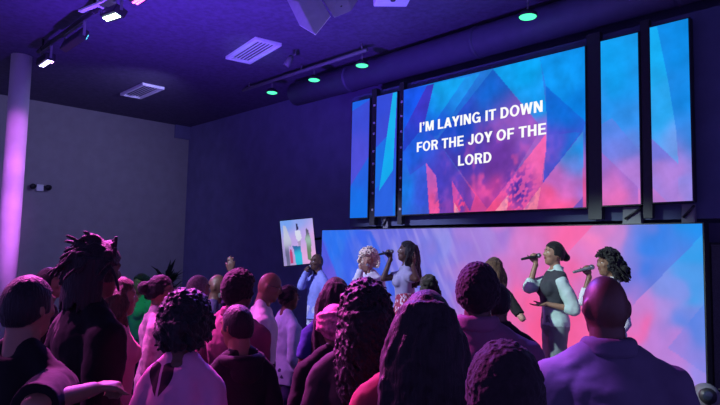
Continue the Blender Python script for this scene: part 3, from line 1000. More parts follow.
# speaker on a stand against the right of the front wall
r = empty('floor_loudspeaker', (-1.78,6.52, 0.35), (0, 0, R(25)))
tag(r, 'tall dark loudspeaker tower at the right edge of the photo', 'speaker')
b = MB()
b.box((-0.12, -0.12, 0.1), (0.34, 0.2, 1.72))
bevel(b.build('cabinet', M_dark, r, smooth=False), 0.02)
b = MB()
b.box((-0.10, -0.13, 0.3), (0.32, -0.118, 1.68))
b.build('grille', M_grille, r, smooth=False)
b = MB()
b.box((-0.10, -0.10, 0.0), (0.32, 0.18, 0.1))
b.build('base', M_dark, r, smooth=False)
b = MB()
b.tube([(-0.11, 0.04, 1.58), (-0.20, 0.04, 1.58)], 0.025, 10)
b.build('side_arm', M_dark, r)

# dark leafy plant by the far left corner
r = empty('potted_plant', (-9.31,4.55, 0))
tag(r, 'dark bushy potted plant in the corner behind the crowd', 'plant')
b = MB()
b.tube([(0, 0, 0), (0, 0, 0.02), (0, 0, 0.4)], [0.14, 0.16, 0.2], 20)
b.build('pot', M_dark, r)
b = MB()
for k in range(170):
    a = rng.uniform(0, 6.28)
    e = rng.uniform(-0.2, 1.45)
    L = rng.uniform(0.3, 0.55)
    base = np.array((0.02 * math.cos(a), 0.02 * math.sin(a), rng.uniform(0.7, 1.3)))
    d = np.array((math.cos(a) * math.cos(e), math.sin(a) * math.cos(e), math.sin(e)))
    tip = base + d * L
    mid = base + d * L * 0.55 + np.array((0, 0, 0.05))
    sd = np.cross(d, (0, 0, 1.0))
    sd = sd / (np.linalg.norm(sd) + 1e-6) * 0.035
    b.add([base, mid - sd, tip - np.array((0, 0, 0.04)), mid + sd], [(0, 1, 2, 3)])
b.build('foliage', mat('dark_leaf', (0.012, 0.03, 0.016), 0.6, noise=0.3), r)
b = MB()
b.tube([(0, 0, 0.35), (0.01, 0, 0.9), (0, 0, 1.35)], [0.03, 0.02, 0.01], 8)
b.build('stem', M_dark, r)

# ------------------------------------------------------------------ people
SKIN_D = skin('dark_brown_skin', (0.085, 0.040, 0.026))
SKIN_M = skin('brown_skin', (0.21, 0.105, 0.065))
SKIN_S = skin('warm_brown_skin', (0.30, 0.155, 0.105))
SKIN_L = skin('light_brown_skin', (0.40, 0.235, 0.17))
H_BLACK = hairmat('black_hair', (0.012, 0.010, 0.011))
H_AFRO = hairmat('black_curly_hair', (0.014, 0.010, 0.012), 0.8, (20, 20, 20))
H_BROWN = hairmat('brown_hair', (0.07, 0.035, 0.022))
H_BLOND = hairmat('blond_curls', (0.72, 0.58, 0.44), 0.6, (20, 20, 20))
H_GREY = hairmat('grey_stubble', (0.10, 0.09, 0.09), 0.7, (40, 40, 40))
M_eye = mat('eye_white', (0.7, 0.68, 0.66), 0.2, noise=0.02)
M_iris = mat('dark_iris', (0.02, 0.012, 0.008), 0.1, noise=0.05)
M_lip = mat('lip', (0.22, 0.06, 0.06), 0.45, noise=0.05)
M_mouth = mat('open_mouth', (0.035, 0.008, 0.008), 0.6, noise=0.05)
M_shoe = mat('black_shoe', (0.015, 0.014, 0.016), 0.4, noise=0.1)
M_glasses = mat('dark_glasses_frame', (0.02, 0.02, 0.025), 0.3, noise=0.05)
M_gold = mat('gold', (0.8, 0.55, 0.2), 0.25, 1.0, noise=0.03)


def rotz(a):
    c, s_ = math.cos(a), math.sin(a)
    return np.array(((c, -s_, 0), (s_, c, 0), (0, 0, 1.0)))


def rotx(a):
    c, s_ = math.cos(a), math.sin(a)
    return np.array(((1.0, 0, 0), (0, c, -s_), (0, s_, c)))


def unit(v):
    v = np.array(v, float)
    return v / (np.linalg.norm(v) + 1e-9)


NECK = np.array((0, -0.005, 1.50))
HC = np.array((0, 0.012, 1.640))       # centre of the skull


def add_hand(b, wrist, d, n, side, curl=(20, 25, 20), spread=6, thumb=35):
    """palm and five fingers; d = finger direction, n = palm normal (fingers curl towards n), side=+1 when thumb lies on cross(d, n)"""
    d = unit(d)
    n = unit(np.array(n) - d * np.dot(n, d))
    s_ = np.cross(d, n) * side
    w = np.array(wrist, float)
    b.cap(w - d * 0.03, w + d * 0.025, 0.026, 0.025, 10, flat=(n, 0.72))
    for o, L in ((0.030, 0.082), (0.010, 0.086), (-0.010, 0.082), (-0.028, 0.074)):
        k = w + d * L + s_ * o
        b.cap(w + d * 0.015 + s_ * o * 0.6, k, 0.017, 0.0135, 10)
    fl = ((0.030, 0.082, 0.070, 0.0095), (0.010, 0.086, 0.080, 0.010), (-0.010, 0.082, 0.074, 0.0095), (-0.028, 0.074, 0.058, 0.0082))
    for i, (o, L, F_, r) in enumerate(fl):
        p = w + d * L + s_ * o
        a = 0.0
        lat = R((1.5 - i) * spread)
        for k, (frac, c) in enumerate(zip((0.45, 0.31, 0.24), curl)):
            a += R(c)
            dr = (d * math.cos(a) + n * math.sin(a))
            dr = unit(dr + s_ * math.sin(lat) * math.cos(a))
            q_ = p + dr * F_ * frac
            b.cap(p, q_, r * (1 - 0.1 * k), r * (0.92 - 0.1 * k), 8)
            p = q_
    p = w + d * 0.022 + s_ * 0.026
    t1 = unit(d * math.cos(R(thumb)) + s_ * math.sin(R(thumb)) + n * 0.35)
    q_ = p + t1 * 0.042
    b.cap(p, q_, 0.0155, 0.0125, 8)
    t2 = unit(t1 + n * 0.35 + d * 0.3)
    q2 = q_ + t2 * 0.032
    b.cap(q_, q2, 0.012, 0.0105, 8)
    b.cap(q2, q2 + unit(t2 + d * 0.2) * 0.022, 0.0105, 0.008, 8)


def ik(S, T, l1, l2, hint):
    S, T = np.array(S, float), np.array(T, float)
    v = T - S
    D = np.linalg.norm(v)
    if D > (l1 + l2) * 0.995:
        T = S + v / D * (l1 + l2) * 0.995
        D = (l1 + l2) * 0.995
    if D < abs(l1 - l2) * 1.05 + 0.06:
        D2 = abs(l1 - l2) * 1.05 + 0.06
        T = S + v / D * D2
        D = D2
    u = (T - S) / D
    a = (l1 * l1 - l2 * l2 + D * D) / (2 * D)
    h = math.sqrt(max(l1 * l1 - a * a, 0))
    hp = np.array(hint, float)
    hp = unit(hp - u * (hp @ u))
    return S + u * a + hp * h, T


def hair_shell(b, grow, M, low=-0.25, face=0.45, facez=0.35, n=40, m=28, rmul=(1, 1, 1)):
    """closed cap of hair round the skull: the face region is pulled inside the skull"""
    rr = (np.array((0.079, 0.099, 0.113)) + grow) * np.array(rmul)
    inner = np.array((0.079, 0.099, 0.113)) * 0.82
    ang = np.linspace(0, 2 * np.pi, n, endpoint=False)
    rings = []
    for i in range(m + 1):
        t = -np.pi / 2 + np.pi * (i + 0.02) / (m + 0.04)
        u = np.stack([np.cos(ang) * np.cos(t), np.sin(ang) * np.cos(t), np.full(n, np.sin(t))], 1)
        bare = (u[:, 2] < low - 0.38 * np.clip(-u[:, 1] * 1.6, 0, 1)) | ((u[:, 1] > face) & (u[:, 2] < facez + 0.12 * np.cos(u[:, 0] * 3)))
        p = np.where(bare[:, None], u * inner, u * rr)
        p = HC + np.array((0, -0.006, 0.002)) + p
        rings.append((p - NECK) @ M.T + NECK)
    b.rings(rings)


def head_pts(p, M):
    return (np.array(p, float) - NECK) @ M.T + NECK


def person(label, loc, H, yaw, sex='m', skin_m=None, hair=None, top=None, bottom=None, armL=None, armR=None,
           head=(0, 0), width=1.0, group='people standing in the crowd', glasses=False, beard=None, mouth_open=False,
           voxel=0.0095, extra=None, child=False, belly=0.0, tucked=False, earring=False):
    skin_m = skin_m or SKIN_D
    ht = 0.0
    if hair:
        o_ = hair[2] if len(hair) > 2 else {}
        ht = {'buzz': 0.006, 'afro': o_.get('grow', 0.035), 'curls': o_.get('grow', 0.05) + 0.008, 'long': 0.02, 'bun': 0.01, 'wrap': 0.03, 'dreads': 0.045}[hair[0]]
    s = H / (1.752 + ht)
    base = np.array(loc, float)
    Rw = rotz(R(yaw))
    inv = Rw.T

    def L(p):                       # world point -> local, unscaled
        return inv @ (np.array(p, float) - base) / s

    def Ld(v):
        return inv @ np.array(v, float)

    fem = sex == 'f'
    W = width
    hs = 1.12 if child else 1.0
    shx = (0.158 if fem else 0.185) * W
    Mh = rotz(R(-head[0])) @ rotx(R(head[1])) * hs
    # ---- body
    b = MB()
    hip = (0.172 if fem else 0.160) * W
    waist = (0.122 if fem else 0.148) * W
    chest = (0.148 if fem else 0.170) * W
    dp = 1 + belly
    tors = [(0, 0, 0.80, 0.10, 0.085), (0, -0.008, 0.87, hip, 0.118), (0, -0.012, 0.95, hip, 0.12 * dp), (0, 0.004 + belly * .04, 1.08, waist, 0.10 * dp),
            (0, 0.004, 1.20, (waist + chest) / 2 + 0.004, 0.108 * dp), (0, 0.0, 1.30, chest, 0.115), (0, -0.008, 1.365, chest * 0.93, 0.10),
            (0, -0.012, 1.415, 0.118 * W, 0.078), (0, -0.014, 1.455, 0.080, 0.064), (0, -0.014, 1.485, 0.062, 0.058)]
    b.loft(tors)
    if fem:
        for sx in (-1, 1):
            b.ell((sx * 0.07, 0.085, 1.275), (0.066, 0.06, 0.064))
    for sx in (-1, 1):
        b.cap((sx * 0.03, -0.02, 1.490), (sx * shx * 0.95, -0.014, 1.372), 0.044, 0.040, 12)
    nr = 0.050 if fem else 0.061
    b.cap((0, -0.018, 1.42), tuple(head_pts((0, -0.004, 1.56), Mh)), nr * 1.12, nr, 16)
    # skull, jaw, nose, ears, brow
    E = lambda c, r: b.ell(tuple(c), r, M=Mh, pivot=NECK)
    b.ell(HC, (0.077, 0.097, 0.112), 24, 18, M=Mh, pivot=NECK)
    E((0, 0.045, 1.575), (0.056, 0.060, 0.068))
    E((0, 0.070, 1.540), (0.030, 0.030, 0.026))
    E((0, 0.085, 1.600), (0.036, 0.024, 0.024))
    b.cap((0, 0.100, 1.655), (0, 0.116, 1.618), 0.010, 0.0155, 10, M=Mh, pivot=NECK)
    for sx in (-1, 1):
        E((sx * 0.012, 0.108, 1.614), (0.011, 0.010, 0.009))
        E((sx * 0.036, 0.088, 1.667), (0.026, 0.016, 0.010))
        E((sx * 0.045, 0.070, 1.617), (0.022, 0.026, 0.022))
        E((sx * 0.079, -0.006, 1.632), (0.009, 0.019, 0.031))
    # arms
    l1, l2 = 0.295, 0.262
    arms = {}
    for sx, spec in ((-1, armL), (1, armR)):
        S = np.array((sx * shx, -0.01, 1.352))
        spec = spec or {}
        if 'w' in spec:
            T = L(spec['w'])
            hint = Ld(spec.get('e', (0, 0, -1)))
        else:
            T = np.array((sx * (shx + 0.055), 0.085, 0.845))
            hint = np.array((sx * 0.3, -1, 0))
        E_, T = ik(S, T, l1, l2, hint)
        fd = unit(T - E_)
        d = Ld(spec['d']) if 'd' in spec else fd
        n = Ld(spec['n']) if 'n' in spec else np.array((-sx, 0.25, 0))
        side = spec.get('side', None)
        if side is None:
            # thumb leaves the palm on the anatomically right side
            side = 1 if sx == 1 else -1
            side = -side
        r1 = (0.043 if fem else 0.050) * (0.5 + 0.5 * W)
        b.cap((sx * shx * 0.5, -0.012, 1.375), tuple(S), 0.058, r1 * 1.1, 14)
        b.cap(tuple(S), tuple(E_), r1 * 1.12, r1 * 0.84, 14)
        b.cap(tuple(E_), tuple(T), r1 * 0.84, r1 * 0.56, 14)
        add_hand(b, T + d * 0.012, d, n, side, spec.get('curl', (22, 26, 18)), spec.get('spread', 5), spec.get('thumb', 32))
        arms[sx] = (S, E_, T, r1)
    # legs
    lx = 0.088 * W
    for sx in (-1, 1):
        b.cap((sx * lx, -0.005, 0.88), (sx * (lx + 0.005), 0.012, 0.49), 0.085, 0.054, 14)
        b.cap((sx * (lx + 0.005), 0.012, 0.49), (sx * (lx + 0.01), -0.012, 0.30), 0.054, 0.053, 14)
        b.cap((sx * (lx + 0.01), -0.012, 0.30), (sx * (lx + 0.012), -0.015, 0.09), 0.051, 0.036, 14)
        b.cap((sx * (lx + 0.012), -0.03, 0.045), (sx * (lx + 0.025), 0.13, 0.036), 0.036, 0.030, 12)
    body = b.scale(s).build('person', skin_m)
    remesh(body, voxel, 3)
    body.location = loc
    body.rotation_euler = (0, 0, R(yaw))
    tag(body, label, 'person', group)

    # ---- face pieces
    def small(name, fn, m):
        bb = MB()
        fn(bb)
        return bb.scale(s).build(name, m, body)

    for sx in (-1, 1):
        small('eye', lambda q_: q_.ell((sx * 0.033, 0.0875, 1.644), (0.0135, 0.011, 0.0085), 14, 8, M=Mh, pivot=NECK), M_eye)
        small('iris', lambda q_: q_.ell((sx * 0.033, 0.0955, 1.644), (0.006, 0.004, 0.006), 10, 6, M=Mh, pivot=NECK), M_iris)
        small('eyebrow', lambda q_: q_.cap((sx * 0.016, 0.101, 1.668), (sx * 0.052, 0.088, 1.671), 0.0045, 0.003, 6, M=Mh, pivot=NECK), H_BLACK)
    if mouth_open:
        small('mouth', lambda q_: q_.ell((0, 0.096, 1.580), (0.020, 0.016, 0.017), 14, 10, M=Mh, pivot=NECK), M_mouth)
        small('lips', lambda q_: [q_.cap((-0.02, 0.100, 1.597), (0.02, 0.100, 1.597), 0.006, 0.006, 8, M=Mh, pivot=NECK), q_.cap((-0.018, 0.098, 1.563), (0.018, 0.098, 1.563), 0.007, 0.007, 8, M=Mh, pivot=NECK)], M_lip)
    else:
        small('lips', lambda q_: [q_.cap((-0.017, 0.101, 1.587), (0.017, 0.101, 1.587), 0.007, 0.007, 8, M=Mh, pivot=NECK), q_.cap((-0.014, 0.100, 1.578), (0.014, 0.100, 1.578), 0.0075, 0.0075, 8, M=Mh, pivot=NECK)], M_lip)
    if glasses:
        def g(q_):
            for sx in (-1, 1):
                pts = [head_pts((sx * 0.034 + 0.024 * math.cos(a), 0.113, 1.642 + 0.018 * math.sin(a)), Mh) for a in np.linspace(0, 2 * np.pi, 17)]
                q_.tube(pts, 0.0028, 6)
                q_.tube([head_pts((sx * 0.058, 0.112, 1.648), Mh), head_pts((sx * 0.082, 0.06, 1.65), Mh), head_pts((sx * 0.088, -0.01, 1.645), Mh)], 0.003, 6)
            q_.tube([head_pts((-0.012, 0.114, 1.645), Mh), head_pts((0.012, 0.114, 1.645), Mh)], 0.003, 6)
        small('glasses', g, M_glasses)
    if earring:
        for sx in (-1, 1):
            def g2(q_):
                pts = [head_pts((sx * 0.092, -0.004 + 0.018 * math.cos(a), 1.582 + 0.018 * math.sin(a)), Mh) for a in np.linspace(0, 2 * np.pi, 15)]
                q_.tube(pts, 0.003, 6)
            small('earring', g2, M_gold)
    if beard:
        bb = MB()
        bb.ell((0, 0.052, 1.562), (0.062, 0.062, 0.058), 20, 14, M=Mh, pivot=NECK)
        bb.ell((0, 0.072, 1.535), (0.042, 0.040, 0.036), 16, 12, M=Mh, pivot=NECK)
        remesh(bb.scale(s).build('beard', beard, body), 0.008, 1, (0.01, 0.02))

    # ---- hair
    if hair:
        st, hm = hair[0], hair[1]
        opt = hair[2] if len(hair) > 2 else {}
        h = MB()
        vox, sm, dsp = 0.008, 1, (0.008, 0.02)
        if st == 'buzz':
            hair_shell(h, 0.008, Mh, -0.30, 0.42, 0.42)
            dsp = (0.004, 0.01)
        elif st == 'afro':
            g_ = opt.get('grow', 0.035)
            hair_shell(h, g_, Mh, opt.get('low', -0.42), 0.50, 0.30, rmul=opt.get('rmul', (1, 1, 1)))
            for k in range(opt.get('n', 1700)):
                u = unit(rng.normal(size=3))
                if u[2] < opt.get('low', -0.42) or (u[1] > 0.42 and u[2] < 0.38):
                    continue
                rr = (np.array((0.079, 0.099, 0.113)) + g_) * np.array(opt.get('rmul', (1, 1, 1))) * rng.uniform(0.98, 1.04)
                h.ell(HC + u * rr, (0.0065, 0.0065, 0.0065), 7, 5, M=Mh, pivot=NECK)
            dsp = (0.004, 0.01)
            vox = 0.005
        elif st == 'curls':
            g_ = opt.get('grow', 0.05)
            drop = opt.get('drop', 0.0)
            hair_shell(h, g_ * 0.8, Mh, -0.35, opt.get('face', 0.45), 0.40)
            for k in range(opt.get('n', 320)):
                u = unit(rng.normal(size=3))
                if u[1] > opt.get('open', 0.30) and u[2] < 0.50:
                    continue
                if u[2] < -0.55:
                    continue
                rr = (np.array((0.079, 0.099, 0.113)) + g_) * rng.uniform(0.85, 1.08)
                c = HC + u * rr
                a = rng.uniform(0, 6.28)
                rad = opt.get('curl', 0.011) * rng.uniform(0.8, 1.4)
                t1 = unit(np.cross(u, rng.normal(size=3)))
                t2 = np.cross(u, t1)
                pts = [head_pts(c + (t1 * math.cos(q_) + t2 * math.sin(q_)) * rad + u * 0.008 * q_ / 3, Mh) for q_ in np.linspace(0, 7.5, 10)]
                h.tube(pts, opt.get('thick', 0.0045), 6)
            if drop:
                for k in range(opt.get('nd', 90)):
                    a = rng.uniform(R(150), R(390))
                    r0 = rng.uniform(0.6, 1.0)
                    x0, y0 = math.cos(a) * 0.092 * r0, math.sin(a) * 0.10 * r0 - 0.02
                    ln = drop * rng.uniform(0.75, 1.05)
                    ph = rng.uniform(0, 6.28)
                    pts = []
                    for q_ in np.linspace(0, 1, 16):
                        wd = 1 + 0.45 * math.sin(min(q_ * 2.4, 1.57)) * opt.get('flare', 1)
                        pts.append(np.array((x0 * wd + 0.016 * math.cos(ph + q_ * 26 * drop / 0.4), y0 * wd - 0.02 + 0.016 * math.sin(ph + q_ * 26 * drop / 0.4), 1.66 - q_ * ln)))
                    h.tube([head_pts(p, Mh) if p[2] > 1.5 else p for p in pts], list(np.linspace(0.011, 0.007, 16)), 7)
            vox, sm, dsp = 0.005, 0, (0.002, 0.01)
        elif st == 'long':
            ln = opt.get('len', 0.5)
            wd = opt.get('wide', 0.125)
            hair_shell(h, 0.020, Mh, -0.45, 0.40, 0.45)
            wav = opt.get('wave', 0.006)
            back = opt.get('back', 0.0)
            n_st = opt.get('n', 110)
            for k in range(n_st):
                a = R(rng.uniform(opt.get('a0', 160), opt.get('a1', 380)))
                r0 = rng.uniform(0.78, 1.0)
                ca, sa = math.cos(a), math.sin(a)
                l_ = ln * rng.uniform(0.88, 1.02)
                ph = rng.uniform(0, 6.28)
                pts = []
                for q_ in np.linspace(0, 1, 14):
                    z = 1.735 - 0.05 * (1 - abs(sa)) - q_ * l_
                    k_ = min(q_ * 3.2, 1.0)
                    bulge = (0.62 + 0.38 * math.sin(k_ * 1.57))
                    wx = wd * (1 + opt.get('flare', 0.18) * q_)
                    x = ca * wx * r0 * bulge + wav * math.sin(ph + q_ * 11)
                    y = -0.012 + sa * (0.112 + 0.02 * q_) * r0 * bulge + wav * math.cos(ph + q_ * 11) - back * q_
                    if z < 1.46:
                        y = min(y, -0.085 + 0.02 * math.sin(ph)) if opt.get('behind', True) and abs(x) < 0.15 and y < 0.03 else y
                    p = np.array((x, y, z))
                    pts.append(head_pts(p, Mh) * k_w(z) + p * (1 - k_w(z)))
                h.tube(pts, [0.016] * 2 + [0.019] * 9 + [0.017, 0.014, 0.006], 8)
            vox, sm, dsp = 0.0085, 2, (0.008, 0.03)
        elif st == 'bun':
            hair_shell(h, 0.012, Mh, -0.30, 0.42, 0.42)
            c = np.array(opt.get('at', (0, -0.13, 1.66)))
            rb = opt.get('r', 0.045)
            h.ell(c, (rb * 1.1, rb, rb), 16, 12, M=Mh, pivot=NECK)
            h.cap((0, -0.08, 1.66), c, 0.04, 0.03, 12, M=Mh, pivot=NECK)
            dsp = (opt.get('rough', 0.006), 0.03)
        elif st == 'wrap':
            hair_shell(h, 0.022, Mh, -0.40, 0.45, 0.30)
            for k in range(5):
                pts = [head_pts(HC + np.array((0.104 * math.cos(a), 0.122 * math.sin(a) - 0.004, 0.02 * k - 0.02 + 0.028 * math.sin(a) * (1 if k % 2 else -1))), Mh) for a in np.linspace(0, 2 * np.pi, 20)]
                h.tube(pts, 0.015, 7)
            dsp = (0.004, 0.03)
        elif st == 'dreads':
            hair_shell(h, 0.018, Mh, -0.50, 0.45, 0.35)
            for k in range(120):
                a = rng.uniform(0, 6.28)
                el = rng.uniform(0.0, 1.45)
                u = np.array((math.cos(a) * math.cos(el), math.sin(a) * math.cos(el), math.sin(el)))
                if u[1] > 0.6:
                    continue
                st_ = HC + u * np.array((0.095, 0.115, 0.125))
                # swept up and back over the crown
                dv = unit(u * 0.40 + np.array((-0.85, -0.35, 0.42)) * rng.uniform(0.3, 1.1) + rng.normal(size=3) * 0.20)
                L_ = rng.uniform(0.04, 0.125)
                sag = rng.uniform(0.02, 0.11)
                pts = [head_pts(st_ + dv * L_ * q_ - np.array((0, 0, sag)) * q_ * q_, Mh) for q_ in np.linspace(-0.15, 1, 8)]
                h.tube(pts, [0.0085] * 6 + [0.008, 0.005], 7)
            for k in range(90):
                a = rng.uniform(R(175), R(365))
                x0, y0 = math.cos(a) * 0.088, math.sin(a) * 0.108
                l_ = rng.uniform(0.16, 0.25)
                pts = [head_pts((x0 * (1 + 0.12 * q_), y0 * (1 + 0.1 * q_) - 0.01, 1.69 - l_ * q_), Mh) for q_ in np.linspace(0, 1, 7)]
                h.tube(pts, [0.0095] * 5 + [0.008, 0.005], 7)
            vox, sm, dsp = 0.0055, 1, (0.003, 0.012)
        o = h.scale(s).build(opt.get('name', 'headwrap' if st == 'wrap' else 'hair'), hm, body)
        remesh(o, vox, sm, dsp)

    # ---- upper garment
    def torso_garment(z0, z1, g_, tors=tors, shrink=0.0):
        zs = [z0] + [t[2] for t in tors if z0 < t[2] < z1] + [z1]
        out = []
        tz = [t[2] for t in tors]
        for z in zs:
            y = np.interp(z, tz, [t[1] for t in tors])
            rx = np.interp(z, tz, [t[3] for t in tors])
            ry = np.interp(z, tz, [t[4] for t in tors])
            if z < 0.95:
                rx, ry = hip, 0.12 * dp
            out.append((0, y, z, rx + g_, ry + g_))
        return out

    def sleeve(bb, sx, frac, g_, puff=0.0):
        S, E_, T, r1 = arms[sx]
        bb.cap((sx * shx * 0.45, -0.012, 1.37), tuple(S), 0.056 + g_ * 0.8, r1 * 1.08 + g_, 16)
        bb.cap((sx * 0.035, -0.02, 1.484), (sx * shx * 0.95, -0.014, 1.374), 0.042 + g_ * 0.5, 0.040 + g_ * 0.9, 12)
        if frac <= 1.0:
            P = S + (E_ - S) * frac
            bb.tube([S, S + (P - S) * 0.5, P], [r1 * 1.08 + g_, r1 * 1.05 + g_ * 1.2 + puff, r1 * (1.12 - 0.28 * frac) + g_ * 1.4 + puff], 18)
        else:
            fr = frac - 1
            P = E_ + (T - E_) * fr
            bb.tube([S, S + (E_ - S) * 0.5, E_], [r1 * 1.08 + g_, r1 * 1.02 + g_ * 1.1 + puff, r1 * 0.88 + g_ + puff], 18)
            bb.ell(E_, (r1 * 0.88 + g_ + puff,) * 3, 14, 10)
            bb.tube([E_, E_ + (P - E_) * 0.5, P], [r1 * 0.88 + g_ + puff, r1 * 0.78 + g_ + puff, r1 * (0.84 - 0.28 * fr) + g_ * 0.9], 18)

    if top:
        tops = top if isinstance(top, list) else [top]
        for T_ in tops:
            bb = MB()
            g_ = T_.get('g', 0.014)
            z0 = T_.get('z0', 0.84)
            z1 = T_.get('z1', 1.462)
            bb.loft(torso_garment(z0, z1, g_))
            if fem:
                for sx in (-1, 1):
                    bb.ell((sx * 0.068, 0.085, 1.275), (0.066 + g_, 0.058 + g_, 0.066 + g_))
            if T_.get('sleeve', 1.9) > 0:
                for sx in (-1, 1):
                    sleeve(bb, sx, T_.get('sleeve', 1.9), g_, T_.get('puff', 0.0))
            else:
                for sx in (-1, 1):
                    bb.cap((sx * 0.04, -0.012, 1.44), (sx * shx * 0.82, -0.012, 1.385), 0.045 + g_ * 0.6, 0.052 + g_ * 0.6, 14)
            o = bb.scale(s).build(T_.get('name', 'shirt'), T_['m'], body)
            remesh(o, T_.get('vox', 0.011), T_.get('sm', 4), T_.get('disp', (0.022, 0.10)))
            if T_.get('collar'):
                cb = MB()
                ck = T_['collar']
                pts = []
                for a in np.linspace(R(100), R(440), 26):
                    front = max(0, math.sin(a))
                    pts.append(((0.070 + ck * .4) * math.cos(a), -0.012 + (0.068 + ck * .4) * math.sin(a), 1.487 - 0.045 * front))
                cb.tube(pts, 0.017 + ck, 8)
                if ck > 0.003:
                    cb.tube([(x_, y_, z_ + 0.024) for x_, y_, z_ in pts], 0.014 + ck, 8)
                remesh(cb.scale(s).build('collar', T_.get('cm', T_['m']), body), 0.008, 2)
            if T_.get('hood'):
                cb = MB()
                pts = [(0.105 * math.cos(a), -0.035 + 0.095 * math.sin(a), 1.462 - 0.03 * max(0, math.sin(a))) for a in np.linspace(R(120), R(420), 24)]
                cb.tube(pts, 0.034, 10)
                cb.ell((0, -0.115, 1.41), (0.10, 0.045, 0.08))
                remesh(cb.scale(s).build('hood', T_.get('cm', T_['m']), body), 0.010, 3, (0.012, 0.06))
    # ---- lower garment
    bt = bottom or {}
    if bt.get('type') == 'skirt':
        bb = MB()
        z0 = bt.get('z0', 0.38)
        secs = []
        for z in np.linspace(z0, bt.get('z1', 1.06), 11):
            secs.append((0, -0.004, z, np.interp(z, [0.87, 0.95, 1.06, 1.2], [hip + 0.022, hip + 0.02, waist + 0.028, waist + 0.03]) + max(0, (0.87 - z)) * bt.get('flare', 0.15),
                         np.interp(z, [0.87, 0.95, 1.06, 1.2], [0.145, 0.142, 0.122, 0.126]) + max(0, (0.87 - z)) * bt.get('flare', 0.15)))
        bb.loft(secs, 36)
        remesh(bb.scale(s).build('skirt', bt['m'], body), 0.011, 3, (0.02, 0.1))
    else:
        bb = MB()
        gl = bt.get('g', 0.010)
        bb.loft([(0, -0.006, 0.80, 0.12, 0.10), (0, -0.008, 0.87, hip + gl, 0.12 + gl), (0, -0.01, 0.95, hip + gl, 0.122 + gl), (0, 0, 1.03, waist + 0.012 + gl, 0.108 + gl)])
        for sx in (-1, 1):
            bb.cap((sx * lx, -0.005, 0.87), (sx * (lx + 0.004), 0.010, 0.50), 0.087 + gl, 0.060 + gl, 16)
            bb.tube([(sx * (lx + 0.004), 0.010, 0.54), (sx * (lx + 0.008), -0.004, 0.30), (sx * (lx + 0.012), -0.012, 0.085)], [0.062 + gl, 0.060 + gl, 0.052 + gl], 18)
        remesh(bb.scale(s).build('trousers', bt.get('m', M_trouser), body), 0.012, 3, (0.016, 0.09))
    for sx in (-1, 1):
        bb = MB()
        bb.cap((sx * (lx + 0.012), -0.035, 0.052), (sx * (lx + 0.026), 0.135, 0.042), 0.046, 0.040, 14, flat=((0, 0, 1), 0.95))
        bb.box((sx * (lx + 0.018) - 0.04, -0.075, 0.0), (sx * (lx + 0.018) + 0.04, 0.165, 0.022))
        remesh(bb.scale(s).build('shoe', M_shoe, body), 0.010, 2)
    if extra:
        extra(body, s, Mh, L)
    return body


def k_w(z):
    """how far hair at height z follows the head's turn"""
    return float(np.clip((z - 1.40) / 0.12, 0, 1))


M_trouser = cloth('dark_trousers', (0.016, 0.016, 0.022))
C_black = cloth('black_cloth', (0.012, 0.011, 0.014))
C_jet = cloth('jet_black_cloth', (0.0045, 0.004, 0.005))
C_suit = cloth('black_suit', (0.085, 0.075, 0.12), 0.85)
C_white = cloth('white_shirt', (0.62, 0.60, 0.64))
C_paleblue = cloth('pale_blue_shirt', (0.36, 0.52, 0.66))
C_navy = cloth('navy_tee', (0.03, 0.05, 0.22))
C_navytr = cloth('navy_trousers', (0.035, 0.035, 0.11))
C_red = cloth('dark_red_jacket', (0.22, 0.025, 0.04))
C_wine = cloth('wine_jacket', (0.20, 0.05, 0.10))
C_mauve = cloth('mauve_jacket', (0.17, 0.09, 0.15))
C_pink = cloth('pink_top', (0.55, 0.22, 0.30))
C_purple = cloth('dark_purple_shirt', (0.05, 0.03, 0.10))
C_green = cloth('green_top', (0.05, 0.35, 0.15))
C_perw = cloth('periwinkle_shirt', (0.24, 0.27, 0.62))
C_palepants = cloth('pale_trousers', (0.50, 0.48, 0.62))
C_lav = cloth('pale_lavender_top', (0.30, 0.29, 0.40))
C_mint = cloth('pale_mint_shirt', (0.43, 0.54, 0.53))
C_vest = cloth('charcoal_vest', (0.045, 0.045, 0.058))
C_jean = cloth('grey_jeans', (0.19, 0.21, 0.24))
C_bluejean = cloth('blue_jeans', (0.10, 0.17, 0.36))
C_wrap = mat('patterned_headwrap', (0.45, 0.12, 0.22), 0.7, noise=0.75, scale=30)

# pale shirt with a dark heart-like print on the back
C_print = cloth('pale_pink_printed_top', (0.50, 0.20, 0.36))


